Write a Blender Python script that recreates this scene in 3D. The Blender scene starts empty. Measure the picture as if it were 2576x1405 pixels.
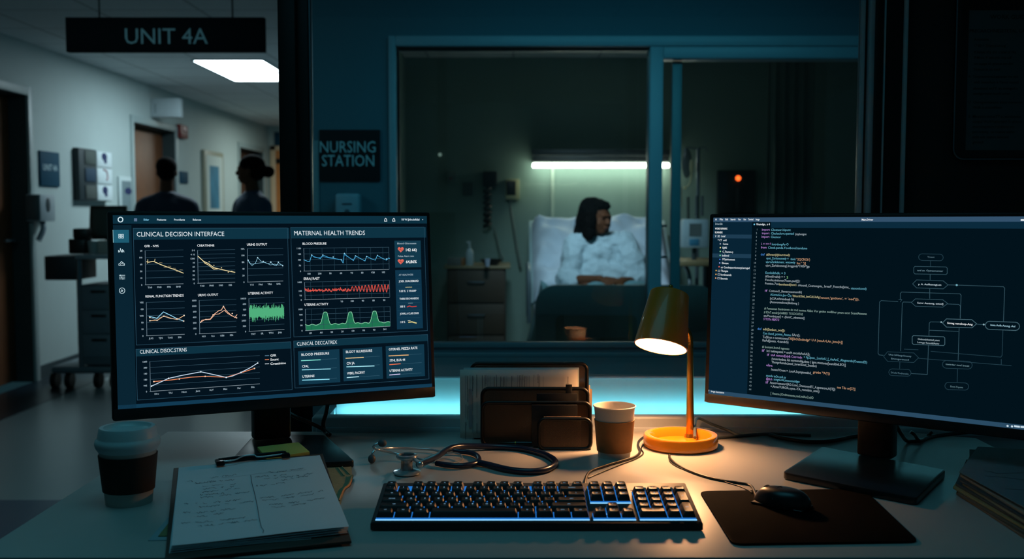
import bpy, bmesh, math, random
from mathutils import Vector as V, Matrix as M
random.seed(7)
PI = math.pi
COL = bpy.context.scene.collection
# ---------- camera geometry (image taken as 2576 x 1405) ----------
F = 2600.0
TH = math.atan(170.5 / F)
EYE = V((0, 0, 1.173))
FW = V((0, math.cos(TH), -math.sin(TH))); UP = V((0, math.sin(TH), math.cos(TH))); RT = V((1, 0, 0))
def ray(px, py):
    return FW * F + RT * (px - 1288) - UP * (py - 702.5)
def PZ(px, py, z=0.75):
    d = ray(px, py); return EYE + d * ((z - EYE.z) / d.z)
def PY(px, py, y):
    d = ray(px, py); return EYE + d * (y / d.y)
def PX(px, py, x):
    d = ray(px, py); return EYE + d * (x / d.x)
# ---------- materials ----------
def lin(h):
    if not isinstance(h, str): return tuple(h)
    h = h.lstrip('#'); o = []
    for i in (0, 2, 4):
        c = int(h[i:i+2], 16) / 255
        o.append(c / 12.92 if c <= .04045 else ((c + .055) / 1.055) ** 2.4)
    return tuple(o)
MATS = {}
def pm(name, color, rough=.5, metal=0.0, var=.08, scale=40, bump=0.0, spec=.5, coat=0.0, sub=None, emit=None, es=0):
    if name in MATS: return MATS[name]
    m = bpy.data.materials.new(name); MATS[name] = m; m.use_nodes = True
    nt = m.node_tree; N = nt.nodes; L = nt.links; b = N['Principled BSDF']
    c = lin(color)
    b.inputs['Roughness'].default_value = rough; b.inputs['Metallic'].default_value = metal
    b.inputs['Specular IOR Level'].default_value = spec; b.inputs['Coat Weight'].default_value = coat
    tc = N.new('ShaderNodeTexCoord'); nz = N.new('ShaderNodeTexNoise'); nz.inputs['Scale'].default_value = scale
    nz.inputs['Detail'].default_value = 4
    L.new(tc.outputs['Object'], nz.inputs['Vector'])
    mx = N.new('ShaderNodeMix'); mx.data_type = 'RGBA'
    mx.inputs[6].default_value = (*[max(0, k * (1 - var)) for k in c], 1)
    mx.inputs[7].default_value = (*[min(1, k * (1 + var)) for k in c], 1)
    L.new(nz.outputs['Fac'], mx.inputs[0]); L.new(mx.outputs[2], b.inputs['Base Color'])
    if bump:
        bp = N.new('ShaderNodeBump'); bp.inputs['Strength'].default_value = bump; bp.inputs['Distance'].default_value = .002
        L.new(nz.outputs['Fac'], bp.inputs['Height']); L.new(bp.outputs[0], b.inputs['Normal'])
    if emit is not None:
        b.inputs['Emission Color'].default_value = (*lin(emit), 1); b.inputs['Emission Strength'].default_value = es
    return m
def em(color, s=1.0):
    k = 'glow_%s_%s' % (color, s)
    if k in MATS: return MATS[k]
    m = bpy.data.materials.new(k); MATS[k] = m; m.use_nodes = True
    N = m.node_tree.nodes; L = m.node_tree.links; N.clear()
    e = N.new('ShaderNodeEmission'); o = N.new('ShaderNodeOutputMaterial')
    e.inputs[0].default_value = (*lin(color), 1); e.inputs[1].default_value = s
    L.new(e.outputs[0], o.inputs[0]); return m
def glass(name, tint=(.93, .96, .96), ior=1.5, rough=0.0):
    if name in MATS: return MATS[name]
    m = bpy.data.materials.new(name); MATS[name] = m; m.use_nodes = True
    N = m.node_tree.nodes; L = m.node_tree.links; N.clear()
    t = N.new('ShaderNodeBsdfTransparent'); t.inputs[0].default_value = (*tint, 1)
    g = N.new('ShaderNodeBsdfGlossy'); g.inputs['Roughness'].default_value = rough
    fr = N.new('ShaderNodeFresnel'); fr.inputs[0].default_value = ior
    mx = N.new('ShaderNodeMixShader'); o = N.new('ShaderNodeOutputMaterial')
    L.new(fr.outputs[0], mx.inputs[0]); L.new(t.outputs[0], mx.inputs[1]); L.new(g.outputs[0], mx.inputs[2]); L.new(mx.outputs[0], o.inputs[0])
    return m
def math_node(N, L, op, a, b=None):
    n = N.new('ShaderNodeMath'); n.operation = op
    for i, x in enumerate((a, b)):
        if x is None: continue
        if isinstance(x, (int, float)): n.inputs[i].default_value = x
        else: L.new(x, n.inputs[i])
    return n.outputs[0]
def mesh_metal(name, color, pitch=.0022):
    """woven black wire: diamond holes cut by a procedural pattern"""
    m = pm(name, color, .45, .6, .05, 60)
    nt = m.node_tree; N = nt.nodes; L = nt.links
    tc = N.new('ShaderNodeTexCoord'); sp = N.new('ShaderNodeSeparateXYZ'); L.new(tc.outputs['Object'], sp.inputs[0])
    s = math_node(N, L, 'ADD', sp.outputs[0], sp.outputs[1])
    hs = []
    for op in ('ADD', 'SUBTRACT'):
        a = math_node(N, L, op, s, sp.outputs[2])
        a = math_node(N, L, 'MULTIPLY', a, PI / pitch); a = math_node(N, L, 'SINE', a); a = math_node(N, L, 'ABSOLUTE', a)
        hs.append(math_node(N, L, 'GREATER_THAN', a, .6))
    h = math_node(N, L, 'MULTIPLY', hs[0], hs[1])
    tr = N.new('ShaderNodeBsdfTransparent'); mx = N.new('ShaderNodeMixShader'); o = N['Material Output']
    L.new(h, mx.inputs[0]); L.new(N['Principled BSDF'].outputs[0], mx.inputs[1]); L.new(tr.outputs[0], mx.inputs[2]); L.new(mx.outputs[0], o.inputs[0])
    return m
# ---------- geometry ----------
def spline(pts, k=6):
    pts = [V(p) for p in pts]
    if len(pts) < 3: return pts
    out = []
    for i in range(len(pts) - 1):
        p0 = pts[max(i-1, 0)]; p1 = pts[i]; p2 = pts[i+1]; p3 = pts[min(i+2, len(pts)-1)]
        for j in range(k):
            t = j / k
            out.append(.5 * ((2*p1) + (p2-p0)*t + (2*p0-5*p1+4*p2-p3)*t*t + (3*p1-p0-3*p2+p3)*t*t*t))
    out.append(pts[-1]); return out
TXT = {}
def text_mesh(s, bold):
    k = (s, bold)
    if k not in TXT:
        cu = bpy.data.curves.new('t', 'FONT'); cu.body = s; cu.resolution_u = 2; cu.size = 1; cu.offset = bold
        o = bpy.data.objects.new('t', cu); me = bpy.data.meshes.new_from_object(o)
        vs = [v.co.copy() for v in me.vertices]; fs = [tuple(p.vertices) for p in me.polygons]
        bpy.data.objects.remove(o); bpy.data.curves.remove(cu); bpy.data.meshes.remove(me)
        xs = [v.x for v in vs] or [0, 1]
        TXT[k] = (vs, fs, min(xs), max(xs))
    return TXT[k]
class MB:
    def __init__(s, mat=None): s.bm = bmesh.new(); s.mats = []; s.i = 0; s.X = M.Identity(4); s.use(mat) if mat else None
    def use(s, mat):
        if mat not in s.mats: s.mats.append(mat)
        s.i = s.mats.index(mat); return s
    def raw(s, vs, fs, m=None):
        T = s.X @ m if m is not None else s.X
        w = [s.bm.verts.new(T @ V(v)) for v in vs]
        for f in fs:
            try: fc = s.bm.faces.new([w[i] for i in f]); fc.material_index = s.i
            except ValueError: pass
        return s
    def tmp(s, b, m=None):
        b.verts.ensure_lookup_table()
        for i, v in enumerate(b.verts): v.index = i
        s.raw([v.co for v in b.verts], [[v.index for v in f.verts] for f in b.faces], m); b.free(); return s
    def box(s, c, d, m=None, bev=0, seg=2):
        b = bmesh.new(); bmesh.ops.create_cube(b, size=1)
        for v in b.verts: v.co = V((c[0]+v.co.x*d[0], c[1]+v.co.y*d[1], c[2]+v.co.z*d[2]))
        if bev: bmesh.ops.bevel(b, geom=b.edges[:], offset=bev, segments=seg, affect='EDGES', profile=.5)
        return s.tmp(b, m)
    def bb(s, a, b, bev=0, m=None, seg=2):
        return s.box([(a[i]+b[i])/2 for i in range(3)], [abs(b[i]-a[i]) for i in range(3)], m, bev, seg)
    def cyl(s, p0, p1, r0, r1=None, n=20, caps=True):
        r1 = r0 if r1 is None else r1; p0 = V(p0); p1 = V(p1); q = (p1-p0).to_track_quat('Z', 'Y').to_matrix()
        vs = []; fs = []
        for p, r in ((p0, r0), (p1, r1)):
            for i in range(n):
                a = 2*PI*i/n; vs.append(p + q @ V((r*math.cos(a), r*math.sin(a), 0)))
        for i in range(n): fs.append((i, (i+1) % n, n+(i+1) % n, n+i))
        if caps: fs += [tuple(range(n))[::-1], tuple(range(n, 2*n))]
        return s.raw(vs, fs)
    def tube(s, pts, r, n=10, k=6, smooth=True):
        P = spline(pts, k) if smooth else [V(p) for p in pts]
        R = r if callable(r) else (lambda t: r)
        vs = []; fs = []; t0 = (P[1]-P[0]).normalized()
        nrm = t0.orthogonal().normalized()
        for i, p in enumerate(P):
            t = (P[min(i+1, len(P)-1)] - P[max(i-1, 0)]).normalized()
            nrm = (nrm - t*nrm.dot(t)).normalized(); bi = t.cross(nrm); rr = R(i/(len(P)-1))
            for j in range(n):
                a = 2*PI*j/n; vs.append(p + nrm*rr*math.cos(a) + bi*rr*math.sin(a))
        for i in range(len(P)-1):
            for j in range(n): fs.append((i*n+j, i*n+(j+1) % n, (i+1)*n+(j+1) % n, (i+1)*n+j))
        fs += [tuple(range(n))[::-1], tuple(range((len(P)-1)*n, len(P)*n))]
        return s.raw(vs, fs)
    def lathe(s, prof, n=48, m=None, closed=False):
        vs = []; fs = []
        for r, z in prof:
            for i in range(n):
                a = 2*PI*i/n; vs.append((r*math.cos(a), r*math.sin(a), z))
        k = len(prof)
        for j in range(k if closed else k-1):
            for i in range(n): fs.append((j*n+i, j*n+(i+1) % n, ((j+1) % k)*n+(i+1) % n, ((j+1) % k)*n+i))
        return s.raw(vs, fs, m)
    def prism(s, poly, z0, z1, m=None, bev=0):
        b = bmesh.new(); lo = [b.verts.new((x, y, z0)) for x, y in poly]; hi = [b.verts.new((x, y, z1)) for x, y in poly]
        b.faces.new(lo[::-1]); b.faces.new(hi); k = len(poly)
        for i in range(k): b.faces.new((lo[i], lo[(i+1) % k], hi[(i+1) % k], hi[i]))
        bmesh.ops.recalc_face_normals(b, faces=b.faces[:])
        if bev: bmesh.ops.bevel(b, geom=[e for e in b.edges if abs(e.verts[0].co.z-e.verts[1].co.z) < 1e-6], offset=bev, segments=2, affect='EDGES', profile=.5)
        return s.tmp(b, m)
    def ell(s, c, r, m=None, u=20, v=14):
        b = bmesh.new(); bmesh.ops.create_uvsphere(b, u_segments=u, v_segments=v, radius=1)
        T = M.Translation(c) @ (m if m is not None else M.Identity(4))
        for w in b.verts: w.co = V((w.co.x*r[0], w.co.y*r[1], w.co.z*r[2]))
        return s.tmp(b, T)
    def grid(s, fn, nu, nv, close=False):
        vs = [fn(i/nu, j/nv) for j in range(nv+1) for i in range(nu+1)]
        fs = [(j*(nu+1)+i, j*(nu+1)+i+1, (j+1)*(nu+1)+i+1, (j+1)*(nu+1)+i) for j in range(nv) for i in range(nu)]
        return s.raw(vs, fs)
    def text(s, t, size, m=None, align='L', bold=0.0, width=None):
        vs, fs, x0, x1 = text_mesh(t, bold); sx = size
        if width: sx = width / max(x1-x0, 1e-6)
        ox = {'L': x0, 'C': (x0+x1)/2, 'R': x1}[align]
        return s.raw([((v.x-ox)*sx, v.y*size, 0) for v in vs], fs, m)
    def ribbon(s, pts, w, m=None, close=False):
        """flat polyline in the local xy plane"""
        P = [V((p[0], p[1], 0)) for p in pts]
        if close: P.append(P[0])
        vs = []; fs = []
        for i in range(len(P)-1):
            d = P[i+1]-P[i]
            if d.length < 1e-9: continue
            d.normalize(); nn = V((-d.y, d.x, 0))*w/2; e = d*w*.35; k = len(vs)
            vs += [P[i]-e+nn, P[i]-e-nn, P[i+1]+e-nn, P[i+1]+e+nn]; fs.append((k, k+1, k+2, k+3))
        return s.raw(vs, fs, m)
    def build(s, name, parent=None, m=None, smooth=40, mat=None):
        me = bpy.data.meshes.new(name); bmesh.ops.recalc_face_normals(s.bm, faces=s.bm.faces[:]) if smooth is not None else None
        s.bm.to_mesh(me); s.bm.free()
        for x in s.mats: me.materials.append(x)
        if smooth:
            for p in me.polygons: p.use_smooth = True
            me.set_sharp_from_angle(angle=math.radians(smooth))
        o = bpy.data.objects.new(name, me); COL.objects.link(o)
        if m is not None: o.matrix_basis = m
        if parent: o.parent = parent
        return o
def tag(o, label=None, cat=None, group=None, kind=None):
    for k, v in (('label', label), ('category', cat), ('group', group), ('kind', kind)):
        if v: o[k] = v
    return o
def thing(name, loc, label, cat, rz=0, group=None):
    o = bpy.data.objects.new(name, None); COL.objects.link(o); o.empty_display_size = .05
    o.location = loc; o.rotation_euler = (0, 0, rz); return tag(o, label, cat, group)
def W(o):
    return M.Translation(o.location) @ M.Rotation(o.rotation_euler[2], 4, 'Z')
def inv(o): return W(o).inverted()
def struct(name, mb, parent=None, **k):
    o = mb.build(name, parent, **k)
    if not parent: o['kind'] = 'structure'
    return o
def rrect(x0, y0, x1, y1, r, n=5):
    o = []
    for cx, cy, a0 in ((x1-r, y1-r, 0), (x0+r, y1-r, 90), (x0+r, y0+r, 180), (x1-r, y0+r, 270)):
        for i in range(n+1):
            a = math.radians(a0 + 90*i/n); o.append((cx+r*math.cos(a), cy+r*math.sin(a)))
    return o
XZ = M(((1, 0, 0, 0), (0, 0, -1, 0), (0, 1, 0, 0), (0, 0, 0, 1)))   # local xy plane stood upright, facing -Y
YZ = M(((0, 0, 1, 0), (1, 0, 0, 0), (0, 1, 0, 0), (0, 0, 0, 1)))    # local xy plane on a wall facing +X
def rx(a): return M.Rotation(math.radians(a), 4, 'X')
def ry(a): return M.Rotation(math.radians(a), 4, 'Y')
def rz(a): return M.Rotation(math.radians(a), 4, 'Z')
def tr(*a): return M.Translation(V(a))
def area(name, loc, size, power, color, aim, sy=None, spread=180):
    l = bpy.data.lights.new(name, 'AREA'); l.energy = power; l.color = lin(color); l.size = size; l.spread = math.radians(spread)
    if sy: l.shape = 'RECTANGLE'; l.size_y = sy
    o = bpy.data.objects.new(name, l); COL.objects.link(o); o.location = loc
    o.rotation_euler = (V(aim)-V(loc)).to_track_quat('-Z', 'Y').to_euler(); return o
# ================= materials of the place =================
wall_m = pm('painted_wall', '#aab8b6', .7, var=.04, scale=6, bump=.05)
ceil_m = pm('ceiling_tile', '#cdd2d4', .9, var=.1, scale=70, bump=.1)
def add_tiles(m, sx, sy, w, col, rough=None):
    nt = m.node_tree; N = nt.nodes; L = nt.links; b = N['Principled BSDF']
    src = b.inputs['Base Color'].links[0].from_socket
    tc = N.new('ShaderNodeTexCoord'); sp = N.new('ShaderNodeSeparateXYZ'); L.new(tc.outputs['Object'], sp.inputs[0])
    ms = []
    for i, s in ((0, sx), (1, sy)):
        a = math_node(N, L, 'DIVIDE', sp.outputs[i], s); a = math_node(N, L, 'FRACT', a)
        ms.append(math_node(N, L, 'LESS_THAN', a, w / s))
    mk = math_node(N, L, 'MAXIMUM', ms[0], ms[1])
    mx = N.new('ShaderNodeMix'); mx.data_type = 'RGBA'; L.new(mk, mx.inputs[0]); L.new(src, mx.inputs[6]); mx.inputs[7].default_value = (*lin(col), 1)
    L.new(mx.outputs[2], b.inputs['Base Color'])
add_tiles(ceil_m, .6, .6, .02, '#a4aaac')
floor_m = pm('vinyl_floor', '#7b8586', .28, var=.06, scale=3)
blue_floor_m = pm('blue_vinyl', '#1f4356', .35, var=.05, scale=3)
band_m = pm('dark_blue_band', '#10222c', .3, var=.05, scale=3)
bluewall_m = pm('blue_painted_wall', '#2f5f6e', .75, var=.04, scale=5, bump=.05)
frame_m = pm('window_frame_paint', '#6f8f9c', .45, var=.05, scale=12)
dark_m = pm('black_anodised', '#0c0f10', .45, .3, var=.1, scale=30)
darkwall_m = pm('charcoal_panel', '#131a1b', .8, var=.1, scale=8)
alu_m = pm('brushed_aluminium', '#6d7b84', .35, .7, var=.08, scale=90)
wood_m = pm('door_veneer', '#7a4a2a', .5, var=.25, scale=9)
warmwood_m = pm('honey_wood', '#c07a40', .5, var=.2, scale=9)
room_m = pm('ward_wall', '#7a948c', .8, var=.04, scale=5)
thin = glass('window_glass')
CZ = 2.325; XL = -3.3
# ---- floor / ceiling ----
mb = MB(floor_m); mb.bb((XL, 4.15, -.1), (3.2, 14.2, 0)); struct('floor', mb, smooth=None)
mb = MB(blue_floor_m); mb.bb((XL, -1.5, -.1), (3.2, 4.15, 0)); struct('floor', mb, smooth=None)
mb = MB(band_m); mb.bb((XL, 4.15, 0), (XL+.42, 14.1, .002)); struct('floor_band', mb, smooth=None)  # dark band on the floor along the foot of the side wall
mb = MB(ceil_m); mb.bb((XL, -1.5, CZ), (-.9, 14.2, CZ+.1)); mb.bb((-.9, -1.5, CZ), (3.2, 4.9, CZ+.1)); struct('ceiling', mb, smooth=None)
# ---- hallway side wall with door openings ----
OPEN = [(5.9, 7.08, 1.96), (9.05, 10.18, 1.95), (12.56, 13.77, 1.95)]
mb = MB(wall_m); y = -1.5
for a, b, h in OPEN:
    mb.bb((XL-.18, y, 0), (XL, a, CZ)); mb.bb((XL-.18, a, h), (XL, b, CZ)); y = b
mb.bb((XL-.18, y, 0), (XL, 14.2, CZ)); struct('wall_left', mb, smooth=None)
mb = MB(wall_m); mb.bb((XL, 14.1, 0), (-.9, 14.2, CZ)); struct('wall_far', mb, smooth=None)
base_m = pm('rubber_base', '#2b3a3f', .5)
mb = MB(base_m)
for a, b in ((-1.5, 5.84), (7.14, 8.99), (10.24, 12.5), (13.83, 14.1)): mb.bb((XL, a, 0), (XL+.012, b, .1))
struct('baseboard_left', mb, smooth=None)
jamb_m = pm('door_frame_paint', '#93a3a3', .45, var=.04)
for i, (a, b, h) in enumerate(OPEN):
    t = thing('door_%d' % (i+1), (XL, (a+b)/2, 0), None, None); t['kind'] = 'structure'
    w = (b-a)/2
    mb = MB(wood_m if i != 2 else pm('dark_veneer', '#4a3020', .5, var=.2, scale=9))
    mb.bb((-.165, -w+.005, .01), (-.12, w-.005, h-.01), .002); leaf = mb.build('door_leaf', t)
    mb = MB(jamb_m)
    for s in (-1, 1): mb.bb((0, s*w - (.0 if s > 0 else .06), 0), (.018, s*w + (.06 if s > 0 else 0), h+.06), .003)
    mb.bb((0, -w, h), (.018, w, h+.06), .003); mb.build('door_frame', t)
    mb = MB(pm('jamb_dark', '#27383a', .6))
    for s in (-1, 1): mb.bb((-.18, s*w-.002, 0), (-.001, s*w+.002, h), 0)
    mb.bb((-.18, -w, h-.003), (-.001, w, h+.001), 0); mb.build('jamb_lining', t)
    mb = MB(alu_m); mb.cyl((-.12, w-.09, .98), (-.06, w-.09, .98), .011); mb.tube([(-.065, w-.09, .98), (-.06, w-.15, .98), (-.062, w-.22, .978)], .009)
    mb.build('door_handle', t)
# wood door at the end of the hall, its warm lighting put into the colour
t = thing('door_4', (-2.85, 14.1, 0), None, None); t['kind'] = 'structure'
mb = MB(warmwood_m); mb.bb((-.35, -.03, 0), (.45, 0, 1.82), .003); mb.build('door_leaf', t)
mb = MB(pm('pale_door_frame', '#d2b795', .5)); mb.bb((-.42, -.045, 0), (-.35, 0, 2.06), .004); mb.bb((.45, -.045, 0), (.53, 0, 2.06), .004); mb.bb((-.42, -.045, 2.0), (.53, 0, 2.06), .004); mb.build('door_frame', t)
mb = MB(warmwood_m); mb.bb((-.35, -.03, 1.89), (.45, 0, 2.0), .003); mb.build('transom', t); mb = MB(dark_m); mb.bb((-.35, -.03, 1.82), (.45, 0, 1.89), .001); mb.build('door_header', t)
# ---- blue nursing station wall with the ward opening ----
YB = 4.8
xw = PY(790, 500, YB).x; x0 = PY(1000, 500, YB).x; x1 = 2.35
zt = PY(1300, 118, YB).z
mb = MB(bluewall_m)
mb.bb((xw, YB, 0), (x0, YB+.12, CZ)); mb.bb((x0, YB, zt), (x1, YB+.12, CZ)); mb.bb((x1, YB, 0), (3.2, YB+.12, CZ))
mb.bb((xw, YB+.12, 0), (xw+.12, 14.2, CZ))
struct('wall_back', mb, smooth=None)
mb = MB(pm('corner_guard', '#5f7f88', .4)); mb.bb((xw-.008, YB-.008, 0), (xw+.025, YB, 1.5), .002); struct('trim_2', mb)
xf = PY(980, 300, YB).x; zf = PY(1300, 92, YB).z
win = thing('window_1', ((x0+x1)/2, YB, 0), None, None); win['kind'] = 'structure'; I = inv(win)
mb = MB(frame_m); mb.X = I
mb.bb((xf, YB-.03, 0), (x0, YB+.14, zf), .004); mb.bb((x0, YB-.03, zt), (x1+.04, YB+.14, zf), .004)
mb.build('window_frame', win)
xp0 = PY(1633, 300, YB).x; xp1 = PY(1666, 300, YB).x; zd = PY(1700, 148, YB).z
mb = MB(frame_m); mb.X = I; mb.bb((xp0, YB-.022, 0), (xp1, YB+.1, zt), .003); mb.bb((xp1, YB-.02, zd), (x1, YB+.1, zt), .003); mb.build('mullion', win)
mb = MB(frame_m); mb.X = I; mb.bb((x0, YB+.0, 0), (xp0, YB+.06, .12), .003); mb.build('bottom_rail', win)
mb = MB(thin); mb.X = I; mb.bb((x0, YB+.03, .12), (xp0, YB+.036, zt)); mb.build('pane', win, smooth=None)
sd = thing('door_5', (1.5, YB+.06, 0), None, None); sd['kind'] = 'structure'; I = inv(sd)
ym = YB+.06; xs0 = PY(1689, 300, ym).x; xs1 = PY(1713, 300, ym).x
teal_fr = pm('teal_door_frame', '#3f6f78', .45)
mb = MB(teal_fr); mb.X = I
mb.bb((xs0, ym-.02, .01), (xs1, ym+.02, zd-.005), .003); mb.bb((xs0+1.0, ym-.02, .01), (xs1+1.0, ym+.02, zd-.005), .003)
mb.bb((xs1, ym-.02, .01), (xs0+1.0, ym+.02, .1), .002); mb.build('door_frame', sd)
mb = MB(thin); mb.X = I; mb.bb((xs1, ym-.003, .1), (xs0+1.0, ym+.003, zd-.005)); mb.build('pane', sd, smooth=None)
mb = MB(alu_m); mb.X = I
h0 = PY(1660, 562, ym-.05); h1 = PY(1660, 652, ym-.05)
mb.cyl(h0, h1, .007); mb.cyl(h0-V((0, 0, .01)), (h0.x+.035, ym-.01, h0.z-.01), .006); mb.cyl(h1+V((0, 0, .01)), (h0.x+.035, ym-.01, h1.z+.01), .006)
mb.build('door_handle', sd)
# ---- patient room shell ----
YR = 7.4
mb = MB(room_m); mb.bb((xw+.12, YR, 0), (3.0, YR+.1, 2.3)); struct('wall_ward_back', mb, smooth=None)
mb = MB(room_m); mb.bb((x1+.3, YB+.12, 0), (x1+.4, YR, 2.3)); struct('wall_ward_right', mb, smooth=None)
mb = MB(room_m); mb.bb((xw+.12, YB+.12, 0), (xw+.16, YR, 2.3)); struct('wall_ward_left', mb, smooth=None)
mb = MB(ceil_m); mb.bb((xw+.1, YB+.12, 2.26), (3.0, YR+.1, 2.32)); struct('ceiling_ward', mb, smooth=None)
mb = MB(pm('bumper_rail', '#8fa398', .5)); a = PY(1390, 470, YR); mb.bb((a.x-.012, YR-.012, .3), (a.x+.012, YR, 1.5), .003); struct('trim_3', mb)
# ---- near glazed partition behind the desk ----
YG = 2.36
def gx(px): return PY(px, 530, YG).x
zr0 = PY(1300, 862, YG).z; zs = PY(1300, 950, YG).z
pt = thing('window_2', (0, YG, 0), None, None); pt['kind'] = 'structure'; I = inv(pt)
mb = MB(dark_m); mb.X = I; mb.bb((gx(712), YG-.03, 0), (gx(755), YG+.04, CZ), .003); mb.bb((gx(755), YG-.015, 0), (gx(783), YG+.03, CZ), .003); mb.build('post', pt)
mb = MB(alu_m); mb.X = I; mb.bb((gx(783), YG-.008, 0), (gx(787), YG+.012, CZ), .001); mb.build('glazing_bead', pt)
bead_m = pm('pale_bead', '#a8bcc4', .4, .2)
mb = MB(bead_m); mb.X = I
for a, b, d in ((2154, 2163, .012), (2171, 2184, .02)): mb.bb((gx(a), YG-d, 0), (gx(b), YG+.012, CZ), .0015)
mb.build('glazing_bead', pt)
mb = MB(dark_m); mb.X = I
for a, b, d in ((2163, 2171, .004), (2184, 2204, .03), (2204, 2254, .022)): mb.bb((gx(a), YG-d, 0), (gx(b), YG+.03, CZ), .002)
mb.build('post', pt)
mb = MB(bead_m); mb.X = I; mb.bb((gx(2202), YG-.034, 0), (gx(2205), YG-.029, CZ)); mb.bb((gx(2253), YG-.03, 0), (gx(2262), YG+.02, CZ), .002); mb.build('glazing_bead', pt)
# bottom rail with stepped profile
rail_m = pm('slate_rail', '#93a4ae', .45, .2, var=.06, scale=60)
mb = MB(rail_m); mb.X = I
z = lambda py, y=YG: PY(1300, py, y).z
mb.bb((gx(787), YG-.012, z(872)), (gx(2154), YG+.02, z(860)), .0015)
mb.bb((gx(787), YG-.006, z(884)), (gx(2154), YG+.02, z(872)), .001)
mb.bb((gx(787), YG-.022, z(896)), (gx(2154), YG+.02, z(884)), .002)
mb.build('bottom_rail', pt)
mb = MB(thin); mb.X = I; mb.bb((gx(787), YG, zr0-.002), (gx(2154), YG+.006, CZ)); mb.build('pane', pt, smooth=None)
# low wall under the glass, ledge and solid panel to the right
low_m = pm('grey_low_wall', '#7d8990', .55, var=.06, scale=12)
Y0 = 1.975; YP = 2.085
z_lip = PY(1288, 1047, Y0).z; z_led = PY(1288, 945, YP-.012).z; z_lub = PY(1288, 953, YP-.012).z
sx0 = PY(822, 1047, Y0).x; sx1 = 1.3
mb = MB(low_m); mb.bb((sx0, YP-.012, z_lub), (sx1, YG-.012, z_led), .0015); mb.bb((gx(712), YG-.012, .1), (gx(2200), YG+.05, z(896))); struct('wall_low', mb, smooth=None)
mb = MB(darkwall_m); mb.bb((gx(2262), YG-.005, 0), (2.2, YG+.06, CZ)); struct('wall_right', mb, smooth=None)
# ---- lit back panel and its front lip ----
sill_m = pm('pale_back_panel', '#a5adae', .55, var=.05, scale=50, bump=.15)
mb = MB(sill_m); mb.bb((sx0, YP, .4), (sx1, YG-.0125, z_lub-.0005), .001); struct('window_sill', mb)
lip_m = pm('satin_aluminium_lip', '#b9c0c4', .45, .1, var=.06, scale=80)
mb = MB(lip_m); mb.bb((sx0-.03, Y0, .5), (sx1, Y0+.03, z_lip), .006, seg=3); mb.bb((sx0-.02, Y0-.006, .74), (sx1, Y0+.02, .7575), .002); struct('trim_4', mb)
mb = MB(low_m); mb.bb((sx0-.03, Y0+.03, .5), (sx0, YG-.012, z_lip-.002), .002); struct('trim_5', mb)
strip = thing('light_strip', ((sx0+sx1)/2, Y0+.05, z_lip-.026), 'cyan light strip glowing along the back edge of the desk under the ward window', 'light')
I = inv(strip)
mb = MB(alu_m); mb.X = I; mb.bb((sx0+.001, Y0+.0305, z_lip-.030), (sx1, YP-.001, z_lip-.026)); mb.build('channel', strip)
mb = MB(em('#7fe9ff', 2.0)); mb.X = I; mb.bb((sx0+.004, Y0+.045, z_lip-.026), (sx1, Y0+.065, z_lip-.022)); mb.build('diffuser', strip)
# ================= desk =================
DZ = .75
desk_m = pm('pale_laminate', '#a9a7a3', .38, var=.03, scale=25, bump=.02, spec=.4)
xdl = PZ(100, 1290).x; yf = PZ(1288, 1401).y; yb = Y0 - .004
dk = thing('desk', (.6, 1.6, 0), 'wide pale grey desk top that carries the two monitors, keyboard and lamp', 'desk'); I = inv(dk)
c1 = PZ(2456, 1101); c2 = PZ(2576, 1161); c2 = c1 + (c2-c1)*2.6
mb = MB(desk_m); mb.X = I
mb.prism([(xdl, yf), (c2.x+.3, yf), (c2.x+.3, c2.y-.3), (c2.x, c2.y), (c1.x, c1.y), (c1.x-.12, yb), (xdl, yb)], .722, DZ, bev=.0015); mb.build('worktop', dk)
leg_m = pm('grey_desk_panel', '#39454a', .6)
for a, b in (((xdl+.02, yf+.05, 0), (xdl+.05, 1.93, .7215)), ((1.0, yf+.05, 0), (1.03, 1.6, .7215))):
    mb = MB(leg_m); mb.X = I; mb.bb(a, b, .002); mb.build('side_panel', dk)
mb = MB(leg_m); mb.X = I; mb.bb((xdl+.05, 1.9, .2), (1.0, 1.915, .7215), .001); mb.build('back_panel', dk)

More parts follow.
